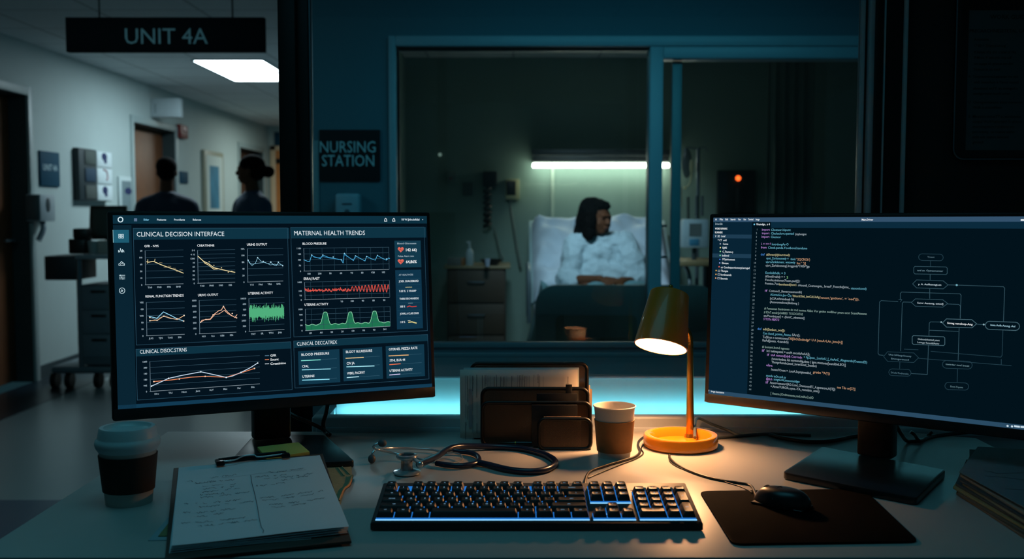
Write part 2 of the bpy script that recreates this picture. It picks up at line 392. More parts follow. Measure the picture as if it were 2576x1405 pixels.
# ================= monitors =================
blk = pm('matte_black_plastic', '#0b0d0e', .5, var=.1, scale=50, bump=.02, spec=.3)
blkg = pm('satin_black_base', '#15191b', .3, var=.08, scale=50)
class Screen:
    """2D drawing on a monitor's panel; points are read off the photograph and carried to the panel's own plane"""
    def __init__(s, root, L):
        s.L = L; s.Wi = (W(root) @ L).inverted(); s.org = s.Wi @ EYE; s.mb = MB(); s.R = s.Wi.to_3x3()
    def uv(s, px, py):
        d = s.R @ ray(px, py); t = -s.org.y / d.y; p = s.org + d*t; return p.x, p.z
    def poly(s, pts, col, e=.0002, es=1.0, raw=False):
        P = pts if raw else [s.uv(*p) for p in pts]
        s.mb.use(em(col, es)); s.mb.raw([(u, -e, v) for u, v in P], [tuple(range(len(P)))])
    def rect(s, x0, y0, x1, y1, col, e=.0002, es=1.0):
        """axis-aligned in the panel plane, from its top-left and bottom-right corners"""
        a = s.uv(x0, y0); b = s.uv(x1, y1); s.poly([(a[0], b[1]), (b[0], b[1]), (b[0], a[1]), a], col, e, es, True)
    def line(s, pts, col, w=1.3, e=.0004, es=1.0, close=False):
        P = [s.uv(*p) for p in pts]; s.mb.use(em(col, es)); s.mb.ribbon(P, w*.00068, tr(0, -e, 0) @ XZ, close)
    def frame(s, x0, y0, x1, y1, col, w=1.2, e=.0004):
        a = s.uv(x0, y0); b = s.uv(x1, y1); s.mb.use(em(col))
        s.mb.ribbon([(a[0], a[1]), (b[0], a[1]), (b[0], b[1]), (a[0], b[1])], w*.00068, tr(0, -e, 0) @ XZ, True)
    def text(s, t, x, y, h, col, x1=None, e=.0006, bold=.0, es=1.0, align='L'):
        u, v = s.uv(x, y); u2, v2 = s.uv(x, y-h); wd = None
        if x1: wd = s.uv(x1, y)[0]-u
        s.mb.use(em(col, es)); s.mb.text(t, (v2-v)/.7, tr(u, -e, v) @ XZ, align, bold, wd)
    def dot(s, x, y, r, col, e=.0007):
        u, v = s.uv(x, y); r *= .00068; s.mb.use(em(col)); s.mb.raw([(u+r*math.cos(k*PI/4), -e, v+r*math.sin(k*PI/4)) for k in range(8)], [tuple(range(8))])
def monitor(label, p, yaw, tilt, roll, w, h, foot, neck_w, chin):
    """p is the panel's front centre; foot the point of the desk under the neck"""
    root = thing('computer_monitor', (foot[0], foot[1], DZ), label, 'monitor', yaw, 'monitors')
    L = inv(root) @ (M.Translation(p) @ M.Rotation(yaw, 4, 'Z') @ M.Rotation(tilt, 4, 'X') @ M.Rotation(roll, 4, 'Y'))
    mb = MB(blk); mb.box((0, .011, 0), (w, .022, h), bev=.004); mb.box((0, .034, 0), (w*.72, .03, h*.66), bev=.012); mb.build('housing', root, L)
    mb = MB(pm('chin_bar', '#1a1d1f', .35)); mb.box((0, -.0008, -h/2+chin/2), (w-.004, .0016, chin-.003), bev=.0006); mb.build('chin', root, L)
    return root, L
HS = .345
mL, LL = monitor('black monitor tilted towards the lamp and showing medical charts under CLINICAL DECISION INTERFACE', (-.4028, 1.8031, 1.0014), .4339, -.0872, .0041, .5633, HS, (-.434, 1.885), .1, .021)
mR, LR = monitor('black monitor right of the lamp showing a code editor and a dark flowchart', (.5836, 1.7036, .9986), -.6743, -.0479, -.007, .5819, HS, (.628, 1.765), .1, .018)
def stand(root, corners, neck, h):
    I = inv(root); c = [I @ PZ(*p, DZ+.012) for p in corners]
    mb = MB(blkg); r = .006; P = []
    for k in range(4):
        a, b, d = c[k-1], c[k], c[(k+1) % 4]
        e0 = b+(a-b).normalized()*r*1.6; e1 = b+(d-b).normalized()*r*1.6
        for t in (0, .33, .67, 1): q = e0.lerp(b, t).lerp(b.lerp(e1, t), t); P.append((q.x, q.y))
    mb.prism(P, .0005, .012, bev=.002); mb.build('foot_plate', root)
    x0, x1, y0 = neck
    mb = MB(blk); mb.bb((x0, y0, .0125), (x1, y0+.03, h), .004)
    mb.build('neck', root)
    return root
def nk(root, a, b, py):
    I = inv(root); p = I @ PZ(a, py); q = I @ PZ(b, py); return p.x, q.x, (p.y+q.y)/2
stand(mL, [(641, 1090), (818, 1093), (893, 1158), (565, 1172)], nk(mL, 636, 738, 1121), .27)
stand(mR, [(2068, 1122), (2380, 1180), (2305, 1252), (1968, 1186)], nk(mR, 2141, 2254, 1168), .27)

SC = Screen(mL, LL)
def quad(s, a, b, c, d, col, e=.0001): s.poly([a, b, c, d], col, e)
# --- left screen ---
u0, v0 = SC.uv(283.5, 541); u1, _ = SC.uv(1073.5, 543.5); _, v1 = SC.uv(296.5, 1036)
SC.poly([(u0, v1), (u1, v1), (u1, v0), (u0, v0)], '#03101a', .0001, 1.0, True)
wL = u1-u0
def SU(f, g): return (u0+wL*f, v0+(v1-v0)*g)
def R2(f0, g0, f1, g1, col, e=.0002):
    a = SU(f0, g0); b = SU(f1, g1); SC.poly([(a[0], b[1]), (b[0], b[1]), (b[0], a[1]), a], col, e, 1.0, True)
R2(0, 0, 1, .043, '#0c2f3f'); R2(0, .05, .052, 1, '#0a2432'); R2(0, .966, 1, 1, '#123a52'); R2(.052, .043, 1, .052, '#03101a', .00015)
SC.rect(285, 578, 325, 610, '#1d5a70', .0003); SC.rect(283.6, 578, 285.4, 610, '#a9d8e0', .0004)
BG = '#04131e'; HD = '#0e3242'; LN = '#26475a'; GR = '#2f4a5a'; TX = '#dfeaf0'; TX2 = '#9fb4c0'
def panel(x0, y0, x1, y1, hy):
    SC.rect(x0, y0, x1, y1, BG, .00022); SC.rect(x0, y0, x1-3, hy, HD, .00026); SC.frame(x0, y0, x1, y1, LN)
panel(335, 574, 731, 849, 600); panel(731, 571.5, 1075, 831, 597)
panel(342, 878, 735, 979, 876); panel(738.5, 857, 1079, 952.5, 857)
SC.mb.use(em('#dfe9ee'))
SC.text('CLINICAL DECISION INTERFACE', 344, 594.5, 11.5, TX, 564, bold=0)
SC.text('MATERNAL HEALTH TRENDS', 740, 591.5, 11.5, TX, 918, bold=0)
SC.text('CLINICAL DISOC.STRNS', 352, 889, 9.5, TX, 470, bold=0)
SC.text('CLINICAL DECCATREX', 747, 869, 9, TX, 848, bold=0)
for t, a, b, y, h in (('Slidar', 361, 375, 554.5, 4.6), ('Patients', 395, 418, 554.5, 4.6), ('Providants', 438, 465, 554.5, 4.6), ('Balances', 485, 506, 554.5, 4.6), ('18 W.Jithulsifalal', 1010, 1055, 554.2, 4.8)):
    SC.text(t, a, y, h, '#cfe0ea' if a > 370 else '#7fc8e8', b, bold=.02)
for k in range(4): SC.rect(337, 549+k*1.9, 345, 550.3+k*1.9, '#7088a8', .0004)
for k in range(8):
    a = k*PI/4+.2; SC.line([(303+6*math.cos(a), 552+6*math.sin(a)), (303+6*math.cos(a+.5), 552+6*math.sin(a+.5))], '#d0e6ee', 2.4)
for x in (970, 990.5):
    SC.line([(x-3, 556), (x-2.2, 551), (x, 548.5), (x+2.2, 551), (x+3, 556)], '#dde8ee', 1.6, close=True)
SC.dot(1063, 552, 1.2, '#e0e8ee')
# sidebar icons
ic = '#bfd8e0'
for dx, dy in ((298.5, 591), (305.5, 591), (298.5, 596.5), (305.5, 596.5)): SC.frame(dx, dy-2, dx+5, dy+1.8, ic, 1.4)
SC.line([(298, 634), (298, 629), (301, 634), (303, 624), (305, 634), (308, 627), (308, 634), (311, 629), (312, 634)], ic, 1.3)
SC.line([(299, 667), (299, 663), (303, 661), (305, 657), (309, 660), (313, 663), (313, 667)], ic, 1.4, close=True); SC.line([(303, 665), (307, 661), (310, 665)], ic, 1)
for k in range(3): SC.line([(300, 692+k*4.5), (314, 692+k*4.5)], ic, 1.4); SC.dot(303+k*3, 692+k*4.5, 1.6, ic)
SC.line([(307+7*math.cos(a*PI/8), 730.5+7*math.sin(a*PI/8)) for a in range(16)], ic, 1.4, close=True); SC.line([(304, 732), (306, 728), (309, 730), (307, 733)], ic, 1.4, close=True)
def axes(x0, y0, x1, y1, slope, rows, ylab, xlab, box=False, cols=0, xoff=0):
    """x0,y0 top-left of the plot, x1 right end, y1 bottom; slope of the rows in the photo"""
    for k in range(rows+1):
        y = y0+(y1-y0)*k/rows; s = slope[0]+(slope[1]-slope[0])*k/rows
        lx = x0 + (x0b-x0)*k/rows if False else x0
        SC.line([(lx, y), (x1, y+s*(x1-x0))], '#8fa0aa' if k == rows else GR, 1.0, .0003)
    SC.line([(x0, y0), (x0+1.5, y1)], '#6d8290', 1.1, .0003)
    if box: SC.line([(x1, y0+slope[0]*(x1-x0)), (x1+1, y1+slope[1]*(x1-x0))], '#3e5a6a', 1.0, .0003)
    for k in range(cols):
        x = x0+(x1-x0)*(k+.5)/cols; SC.line([(x, y0+slope[0]*(x-x0)), (x+1.2, y1+slope[1]*(x-x0))], '#24404f', .9, .0003)
    for k, t in enumerate(ylab):
        y = y0+(y1-y0)*k/(len(ylab)-1); SC.text(t, x0-7, y+2.3, 4, TX2, align='R', bold=.02)
    for k, t in enumerate(xlab):
        x = x0+xoff+(x1-x0-xoff)*(k+.5)/len(xlab); SC.text(t, x, y1+slope[1]*(x-x0)+9, 4.2, TX2, align='C', bold=.02)
S1 = (-.015, -.03)
axes(365, 630, 461, 716, (-.02, -.03), 5, ['20', 'N0', '60', '50', '10', '0'], ['TA0', 'PH0', 'PIN', 'BN0'])
axes(497, 629, 591, 712, (-.02, -.03), 8, ['5 0', '4 10', '1300', '10', '60', '40', '50', '50', '0'], ['TA0', 'PN0', '1N0', '1B5'])
axes(622, 625, 712, 709, (-.01, -.03), 5, ['10A', '100', 'BR', '40', '20', '0'], ['Y15', 'PA6', 'YR6', 'SAR'])
axes(368, 760, 464, 844, (-.03, -.04), 5, ['YES', 'G5', 'W0', '90', '10', '0'], ['JUG', 'TJN', 'TAG', '3S6'])
axes(501, 755, 594, 839, (-.035, -.045), 6, ['1000', '1000', '600', '400', '200', '100', '0'], ['N.0', 'R.6', 'UE6', 'S36'])
axes(626, 750, 715, 833, (-.035, -.055), 6, ['10010', '600', '160', '1N0', '2003', '300', '0'], ['TNY', 'SR', 'TTH', 'JN6'])
for t, a, b, y, h in (('GFR - NYS', 363, 399, 621.5, 5.6), ('CREATININE', 496, 539, 620, 5.6), ('URINE OUTPUT', 621, 672, 617.5, 5.6),
                      ('RENAL FUNCTION TRENDS', 366, 462, 748, 6), ('URIVO OUTFUT', 498, 549, 745, 6), ('UTERINE ACTIVITY', 624, 687, 740.5, 6),
                      ('BLOOD PRESSURE', 761, 821, 615.5, 6), ('ERRAJ RAET', 764, 804, 703.5, 6), ('UTERINE ACTIVITY', 766, 826, 769, 6)):
    SC.text(t, a, y, h, '#e8eef2', b, bold=.012)
YE = '#f2dfa8'
SC.line([(369, 658), (374, 659), (386, 657), (409, 667), (443, 679), (461, 686.5)], YE, 1.8); SC.line([(371, 662), (372, 652)], YE, 1.2); SC.line([(389, 656), (390, 651)], YE, 1.2)
for x, y in ((404, 660), (415, 672), (426, 669), (438, 674), (446, 682), (455, 678)): SC.line([(x-3, y), (x+4, y+.5)], '#8c8468', .9)
SC.line([(498, 644), (511, 656), (525, 663), (538, 673), (551, 676), (573, 681), (591, 684.5)], YE, 1.8); SC.line([(511, 656), (516, 662), (524, 666), (538, 677), (548, 676)], YE, 1.4)
for x, y in ((516, 662), (526, 658), (538, 667), (557, 673), (574, 684), (583, 682)): SC.dot(x, y, 1.3, YE)
BLc = '#8cc4dc'
SC.line([(624, 654), (630, 663), (636, 664), (642, 663), (648, 647.5), (656, 656), (664, 659), (674, 663), (682, 660), (690, 667), (695, 668), (700, 660), (711, 668)], BLc, 1.1)
SC.line([(625, 658), (634, 668), (639, 663), (653, 661), (666, 659), (680, 666), (690, 664), (700, 666), (711, 666)], BLc, .9)
for x, y in ((624, 654), (648, 647.5), (662, 657), (681, 658.5), (700, 659), (711, 668)): SC.dot(x, y, 1.6, '#bfe6f4')
SC.line([(375, 795), (395, 800), (411, 784), (430, 793), (445, 801), (462, 807)], '#8fd0ec', 1.8); SC.line([(377, 806), (396, 805), (412, 794), (430, 800), (446, 803), (463, 793)], '#e8b98c', 1.6)
SC.line([(377, 798), (390, 803), (411, 795), (428, 801), (449, 802), (461, 808)], '#8a9aa0', .9)
for x, y in ((377, 798), (377, 806), (395, 805), (412, 795), (445, 801), (462, 807), (463, 793)): SC.dot(x, y, 1.7, '#f2dfc8')
PK = '#f0b89a'
SC.line([(504.5, 810), (508, 805), (518, 803), (529, 802), (536, 792), (550, 781), (557, 779), (562, 770), (568, 780), (581, 792), (591, 798), (596, 791)], PK, 1.7)
SC.line([(505, 810), (514, 804), (529, 803), (541, 790), (551, 789), (564, 780), (573, 788), (583, 794), (595, 799)], PK, 1.3)
for x, y in ((504.5, 810), (518, 803), (536, 791), (562, 770), (584, 788), (595, 799)): SC.dot(x, y, 1.6, '#f6d8c0')
GN = '#4fae7c'
pts = []
rr = random.Random(3)
for k in range(150):
    x = 627+k*.585; amp = 12+8*rr.random() if rr.random() < .75 else 24
    pts.append((x, 786-(x-627)*.03+(amp if k % 2 else -amp)*rr.uniform(.55, 1)))
SC.line(pts, GN, 1.1)
# right-hand charts
def box(x0, y0, x1, y1, s, rows, cols, yl, xl, xoff=0): axes(x0, y0, x1, y1, s, rows, yl, xl, True, cols, xoff)
box(764, 624, 978, 681.5, (-.012, -.02), 4, 7, ['1100', '140', '100', '70', '0'], ['100', '200', '90', '60', 'Y0', '80', 'V20', '102'])
box(766, 709, 979.5, 753.5, (-.022, -.03), 4, 7, ['1400', '', '100', 'Y0', '0'], ['', '', '', 'Y0', '100', '90', '80', '90'])
box(768, 777, 981, 831, (-.03, -.052), 4, 7, ['1000', '900', '60', '80', '0'], ['LD', 'A0', '00', '20', 'C0', 'V0', '90', '361'])
CY = '#4fb4e4'
SC.line([(764, 653), (774, 657), (779, 657), (784, 641), (790, 646), (806, 650), (812, 641), (826, 647), (838, 649), (851, 652), (858, 653), (863, 661), (866, 636), (872, 643), (889, 655), (894, 643), (905, 649), (918, 656), (922, 644), (935, 651), (944, 654), (949, 642), (961, 649), (972, 654), (978, 648), (980, 650)], CY, 1.3)
SC.line([(784, 643), (800, 648), (812, 645), (830, 649), (850, 651), (864, 655), (866, 640), (880, 649), (889, 653), (896, 645)], '#3a8cc0', .9)
for x, y in ((784, 641), (812, 641), (838, 646), (858, 653), (866, 637), (894, 643), (922, 645), (949, 642), (972, 651)): SC.dot(x, y, 1.5, '#a8e0f8')
pts = []
for k in range(236):
    x = 767+k*.9; base = 730-(x-767)*.012
    if x < 880: y = base+rr.uniform(-1, 1)*(3.5 if rr.random() < .8 else 7)
    else: y = base-3+math.sin((x-880)*2*PI/8.2)*(5+min(4, (x-880)*.08))+rr.uniform(-1, 1)
    pts.append((x, y))
SC.line(pts, '#e2564a', 1.5)
def act(x):
    v = 1.0
    for c, w, h in ((818, 9, 31), (881, 8, 29), (942, 8.5, 29)):
        d = abs(x-c); v += h*(1 if d < w*.35 else math.exp(-((d-w*.35)/(w*.62))**2))
    return v+1.6*math.sin(x*.33)*math.exp(-v/6)
gp = []; n = 90
for k in range(n+1):
    x = 768+k*213/n; y = 818-(x-768)*.035-act(x); gp.append((x, y))
for k in range(n):
    a, b = gp[k], gp[k+1]; SC.poly([(a[0]+1.0, 831.5-(a[0]-768)*.052), (b[0]+1.0, 831.5-(b[0]-768)*.052), b, a], '#1f7350', .00028)
SC.line(gp, '#8fdcae', 1.3)
# side cards
SC.rect(992, 605, 1060, 671.5, '#12394b', .0003); SC.rect(994, 679, 1064, 825, '#0f344a', .0003)
for y, t in ((628, '142 66)'), (658, '64,86%')):
    c = '#e2695a'; x = 1008; hp = []
    for k in range(24):
        a = 2*PI*k/24; hp.append((x+.48*16*math.sin(a)**3, y-1-.48*(13*math.cos(a)-5*math.cos(2*a)-2*math.cos(3*a)-math.cos(4*a))))
    SC.poly(hp, c, .0005); SC.line([(1003, y), (1006, y), (1007.5, y-2.5), (1009, y+2), (1010.5, y), (1013, y)], '#7a2a22', .9, .00065); SC.text(t, 1021, y+3.5, 7, '#f0f4f6', 1048, bold=.02)
for t, a, b, y, h, c in (('Blood Glucosese', 999, 1047, 614, 4, TX2), ('Pulse Alert rate', 1001, 1041, 646, 4, TX2), ('AT HEALTHCES', 1003, 1039, 693, 4, TX2), ('JOER. SHAOEMARD', 1003, 1053, 709.5, 5, TX), ('9.00 %  2 VHARP', 1004, 1047, 734.5, 5, TX),
                      ('THERE SECHANEEDE', 1005, 1053, 753.5, 4.6, TX), ('30B %', 1006, 1019, 773, 4.8, TX), ('JOWAL.A CLASS DSOB', 1006, 1053, 791, 4.8, TX), ('110 %', 1007, 1019, 812, 4.8, TX)):
    SC.text(t, a, y, h, c, b, bold=.015)
SC.line([(1020, 722), (1036, 721.6)], '#c8c08a', 1.3); SC.line([(1027, 762), (1038, 761.7)], '#9ab0b8', 1.2); SC.line([(1024, 771.5), (1030, 769), (1036, 771), (1047, 770)], '#c8403c', 2.4); SC.line([(1026, 806), (1032, 806)], '#d8d8c0', 1.4); SC.line([(1028, 810), (1036, 809), (1047, 812)], '#d8cc88', 3)
for y in (700, 716, 727, 743, 761, 780, 799): SC.line([(1000, y), (1057, y-.8)], '#1c465a', .8)
# lower-left chart
axes(377, 908.5, 653, 984, (-.054, -.07), 5, ['1200', '380', '180', '180', '945', '0'], ['10ro', 'TA1', '10nm', 'Jano', '16,Y', 'Mac', 'Xar', '50n'])
SC.line([(387, 959), (430, 955), (452, 952), (480, 948), (516, 946), (570, 948), (606, 937), (640, 926)], '#e0855c', 1.9)
SC.line([(381, 970.5), (424, 951), (455, 944), (505.5, 934.5), (540, 942), (569, 948.5), (585, 945), (606, 936), (628, 925), (648, 912.5)], '#c2d8ec', 1.9)
for x, y in ((381, 970.5), (424, 951), (505, 934.5), (569, 948.5), (606, 936), (648, 912.5)): SC.dot(x, y, 1.9, '#e4f2fa')
for x, y in ((387, 959), (451, 952.5), (516, 946), (640, 926)): SC.dot(x, y, 1.9, '#f6cdb0')
for t, b, y, c in (('GFR', 695, 896.5, '#5a7f96'), ('Sount', 701, 906.5, '#e0855c'), ('Creatinine', 719, 917, '#b8c4cc')):
    SC.line([(667, y-2.5), (676, y-2.9)], c, 2); SC.text(t, 680, y, 5.6, '#e4ecf0', b, bold=.015)
# lower-right cards
for x0, y0, x1, y1, it in ((749.5, 883, 856, 960.5, (('BLOOD PRESSURE', 758, 828, 894.5, '#7fe0d0', 806, 904), ('CFAL', 760, 777, 924, '#8fd8e8', 831, 927), ('UTERINE', 760.5, 791, 949.5, '#8fe0f4', 828, 953))),
                           (862, 877, 963.5, 952, (('BLGOT BLLRESSURE', 870, 936, 887.5, '#e8c890', 914, 898), ('CIV JA', 872, 892, 916.5, '#9fe0ec', 941, 919.5), ('WBKL PACRVIT', 873, 918, 941.5, '#b8e8f4', 902, 946.5))),
                           (970, 870, 1069, 945, (('GTERNEL PIEZZA RATE', 978, 1050, 881, '#f0b878', 1027, 892), ('STHL BUA 44', 980, 1019, 909, '#e4704c', 1007, 914), ('UTERINE ACTIVITY', 980, 1038, 935, '#cfc8f0', 1006, 940)))):
    SC.rect(x0, y0, x1, y1, '#113649', .0003)
    for t, a, b, y, c, lx, ly in it:
        SC.text(t, a, y, 6, '#e6eef2', b, bold=.015); SC.line([(a, ly+2.5), (x1-9, ly-2.8)], '#2f5568', 1, .0004); SC.line([(a, ly+2.5), (lx, ly+.2)], c, 2.2, .0005)
def finish(S, root, uvr):
    a, b, c, d = uvr
    mb = MB(pm('screen_glass', '#020303', .22, var=.02, spec=.35)); mb.raw([(a, -.00005, b), (c, -.00005, b), (c, -.00005, d), (a, -.00005, d)], [(0, 1, 2, 3)])
    g = mb.build('screen', root, S.L, smooth=None); o = S.mb.build('screen_image', g, smooth=None); return o
finish(SC, mL, (u0, v1, u1, v0))

# --- right screen ---
SR = SC2 = Screen(mR, LR); SC = SR
a0, b0 = SR.uv(1795, 547); _, b1 = SR.uv(1777, 989); a1 = .5819/2-.006
SR.poly([(a0, b1), (a1, b1), (a1, b0), (a0, b0)], '#02121b', .0001, 1.0, True)
hR = b0-b1
def RR(x0, y0, x1, y1, col, e=.0002):
    """x in photo px along the left part or metres when tuple, y as fraction of the screen height"""
    SR.poly([(x0, b0-hR*y1), (x1, b0-hR*y1), (x1, b0-hR*y0), (x0, b0-hR*y0)], col, e, 1.0, True)
xs = SR.uv(1888, 700)[0]; xt = SR.uv(1940, 560)[0]
RR(a0, .0245, xs, .98, '#082334'); RR(xs, .0245, a1, .057, '#0b2a3c', .00022); RR(xs, .057, a1, .98, '#02121b', .0002); RR(xs, .025, xt, .058, '#02121b', .00026)
RR(a0, 0, a1, .0245, '#33506a', .0003); RR(a0, .978, a1, 1, '#2a4a62', .0003); 
for y0, y1 in ((589, 598.5), (637, 647)):
    c = SR.uv(1795, y0)[1]; d = SR.uv(1795, y1)[1]; SR.poly([(a0, d), (xs, d), (xs, c), (a0, c)], '#1d3b50', .0003, 1, True)
for t, a, b in (('A', 1799, 1804), ('File', 1811, 1819), ('Edit', 1825, 1832), ('Search', 1838, 1850.5), ('View', 1857, 1864), ('Run', 1871, 1877), ('Terminal', 1882.5, 1895.5), ('Image', 1901.5, 1911)):
    SR.text(t, a, 553.8, 4.6, '#e4ecf2', b, bold=.02)
SR.text('Main.Driver', 2168, 554.5, 4.8, '#eef2f6', 2197, bold=.02); SR.rect(2568, 551, 2580, 555, '#eef2f6', .0005)
side = [('Driver.Edit', 1800, 1818, 565, TX2), ('WORKS RUNNING', 1799, 1830, 577, '#f0f4f6'), ('RUNNERS', 1799, 1818, 586.5, '#f0f4f6'), ('V  3D  brief', 1799, 1825, 596, '#dfe8ee'), ('* CT  orld', 1806, 1828, 606, '#dfe8ee'), ('Curren', 1819, 1832, 615.5, '#dfe8ee'), ('EgRE', 1818, 1829, 625, '#dfe8ee'),
        ('C_Thacton.cy', 1818, 1845, 635, '#dfe8ee'), ('bellond', 1817, 1834, 644.5, '#dfe8ee'), ('OTplarhonment', 1817, 1849, 654, '#dfe8ee'), ('Einnase', 1816.5, 1833, 663.5, '#dfe8ee'), ('uir Conrhstpacrtlconergd.ancugad', 1814, 1886, 674, '#dfe8ee'), ('Thongna', 1814, 1832, 683, '#dfe8ee'), ('Inrnboandz', 1813.5, 1840.5, 692.5, '#dfe8ee'), ('Sanontio', 1813, 1831, 702, '#dfe8ee')]
for t, a, b, y, c in side: SR.text(t, a, y, 4.8, c, b, bold=.015)
for x, y, c in ((1812.5, 613, '#a0a8b8'), (1812.5, 622.5, '#e0d890'), (1812.5, 632, '#8fe0a0'), (1812, 642, '#7fe0a8'), (1811.5, 652, '#4878e8'), (1811, 661, '#90a0e0'), (1809.5, 670.5, '#e86858'), (1802, 680, '#e8b050'), (1801.5, 689.5, '#e8a860'), (1801, 699, '#f0a878')): SR.dot(x, y, 2, c)
for x, y in ((1808.5, 681), (1808, 690), (1807.5, 699.5)): SR.frame(x-2, y-2, x+3, y+2, '#a8b4be', 1)
SR.text('Vhumdgn.. n 4', 1902.5, 566, 5, '#e4ecf2', 1937, bold=.015); SR.dot(1898, 564, 2.2, '#6fc8e8')
SR.text('Y', 1782, 983.5, 4, '#e8eef2'); SR.text('bregn /saontenve', 1789, 985.5, 4.8, '#e8eef2', 1822, bold=.01)
PU = '#a57cc0'; BC = '#5fa4b8'; GY = '#9aa8b0'; YL = '#bdb68c'; OR = '#c09474'; BU = '#3f7cc4'; CM = '#7f9a94'; GE = '#8fd88f'
# each entry: baseline y at its left end, then (text, x0, x1, colour) with the slope of the row
rows = [(579.5, .03, [('import', 1917, 1937, PU), ('Clostuer.lópunt', 1940, 1989.5, BC)]), (588.5, .03, [('import', 1917, 1936, PU), ('Clechaclore.rpantad', 1940, 1997.5, BC), ('(mybongon', 2001, 2029, GY)]), (597.5, .03, [('import', 1916, 1936, PU), ('Cleotcor', 1939.5, 1965, BC)]),
        (615.5, .035, [('l. = == f', 1915, 1939, PU), ('botrdongAs-O', 1942, 1984, BC)]), (624.5, .035, [('from', 1914.5, 1928.5, PU), ('Clonk.panda.Yootbond.tandune', 1932.5, 2031, BC)]),
        (642, .04, [('def', 1914, 1924, BU), ('#Shvect(dylourctuel):', 1928, 1988, YL)]), (651.5, .04, [('opet_Zorkonomedy = ', 1928, 1984, BC), ('think', 1989, 2002, BC), ("' 2QCROb')", 2003, 2038, OR)]), (660.5, .045, [('ujurt.Zarkdoment. wntowdy', 1927, 2001, BC), ("by.' ')]", 2005, 2027, OR)]), (669.5, .045, [('ujurt_Zarkdosmeng(.3roggonly*1900r*]ga', 1926.5, 2037, GY)]),
        (688, .045, [('Eonkidthdk; = 3', 1926, 1976, BC)]), (697, .05, [('#Gnntl/rnahdy = + ', 1925.5, 1975, GY), ('2', 1979, 1983, GE)]), (706, .05, [('Foncls;ctnloner7iosn.pad[]):', 1925.5, 2013, GY)]), (715, .055, [('Fontso.7cn', 1925, 1959, GY), ('bandesed(innt1.', 1960, 2006, YL), ('tHoundl_Coemongnts_ brnad*_Foonclio[istns_', 2008, 2139, GY), ('staxonlcond)', 2141, 2180, BC)]),
        (733, .055, [('if', 1924.5, 1931, PU), ('Cottond1_fleweryconnomlh|', 1935, 2017, GY)]), (743, .06, [('AScntuScn.Jor-Clq', 1938, 1991, BC), ('YlOon:GChbtL_bnnCL4,!UnAtg', 1993.5, 2062, YL), ("'nnont,'gntlonc', = 'oad'))).", 2063, 2162, OR)]), (752.5, .06, [('[o22A,oAtrandnsab 9&', 1937.5, 1998, GY)]), (761.5, .06, [('(Axononnalcoe(ibnbnng )', 1937, 2010, GY)]),
        (777.5, .06, [('# Fonsonan Snnintnwn dc rnd nonno Abbn Vor gntito oudliher pnon ocnr SoanlAtonnn', 1923, 2181, CM)]), (787, .06, [('# SOnT stnndr[pOARRE1 TOGOCATAS', 1922, 2020, CM)]), (796, .06, [('and*nonintcen] = .(fontC_nbnnnnt()', 1921.5, 2025, GY)]), (804.5, .06, [('STTOYe NEATO', 1921, 1960.5, PU)]),
        (829, .06, [('def', 1906, 1916, BU), ('adh(Snnbon_ood]):', 1920, 1975, YL)]), (840, .06, [('Con Aond_pomnt_Atono:', 1919.5, 1991, BC), ('SArt():', 1993, 2013, GY)]), (849.5, .065, [('To5fron n nomtconnd', 1919, 1984, GY), ("'30[ShOt5ndtndga*", 1985, 2039, OR), ('U A )nnoA+LAn_Jnnn{iv]]', 2042, 2120, OR)]), (858, .065, [('RaAd[jontn. 4.tandn5)', 1918.5, 1984, GY)]),
        (874, .065, [('# bonant.bond ngnnto', 1917.5, 1986, CM)]), (883.5, .065, [('if', 1917, 1924, PU), ('bt I nebnapetnt = ond4 oncoilsAnAA]):', 1929, 2038, GY)]), (894, .065, [('if', 1930, 1935.5, PU), ('unA nnnond[nly& Con+ndn', 1939.5, 2018, PU), ('+ Fg.2pon._LnnAnU_[_AnAnC_AIngnnndn(OonnntES)', 2022, 2182, BC)]), (904, .065, [('/nounrinnbna Ab nonnnnddg,dnto ( Ignn.vtomonn[ounddntLEO)]', 1941, 2128, GY)]), (912.5, .065, [('ThonprAnndo,bnnd_loren%nsd_2nsnbo)', 1941, 2055, GY)]), (920, .065, [('else:', 1928, 1944, PU)]),
        (931, .065, [('/nowo7Ooon = .LnoA.Soptqtontdnd_', 1940, 2044, GY), ("grtnbn '*A/)'))", 2045.5, 2088, OR)]), (946.5, .065, [('nnonAv teOn-nnA sy', 1927.5, 1977.5, BC)]), (954.5, .065, [('@#.th', 1927.5, 1943, PU), ('songnLnALnnnoonaddgtc', 1946.5, 2012, BC)]), (963.5, .07, [('if', 1926.5, 1933, PU), ('Atonn=ocnonn=[AO.Cond_OnonoonnEC_A.pponnont,A(?3]))', 1937, 2102, GY), ('non Tdo on[27]]', 2106, 2152, OR)]), (973.5, .07, [('=.AnnnTUROA.oyne.-YA_ronnlstn_onnj)', 1939, 2062, GY)]), (991, .07, [('[ Annnn.(Ocdnnnnntv,nnd.ndAn3.nlO', 1939, 2047, CM)])]
for y, sl, segs in rows:
    xb = segs[0][1]
    for t, x0_, x1_, c in segs: SR.text(t, x0_, y+sl*(x0_-xb), 5.6 if y < 800 else 6.0, c, x1_, bold=.01)
for k in range(44):
    y = 579+k*9.35; SR.text(str(k+1), 1905-(y-579)*.037, y, 4.6, '#7f949c', align='R')
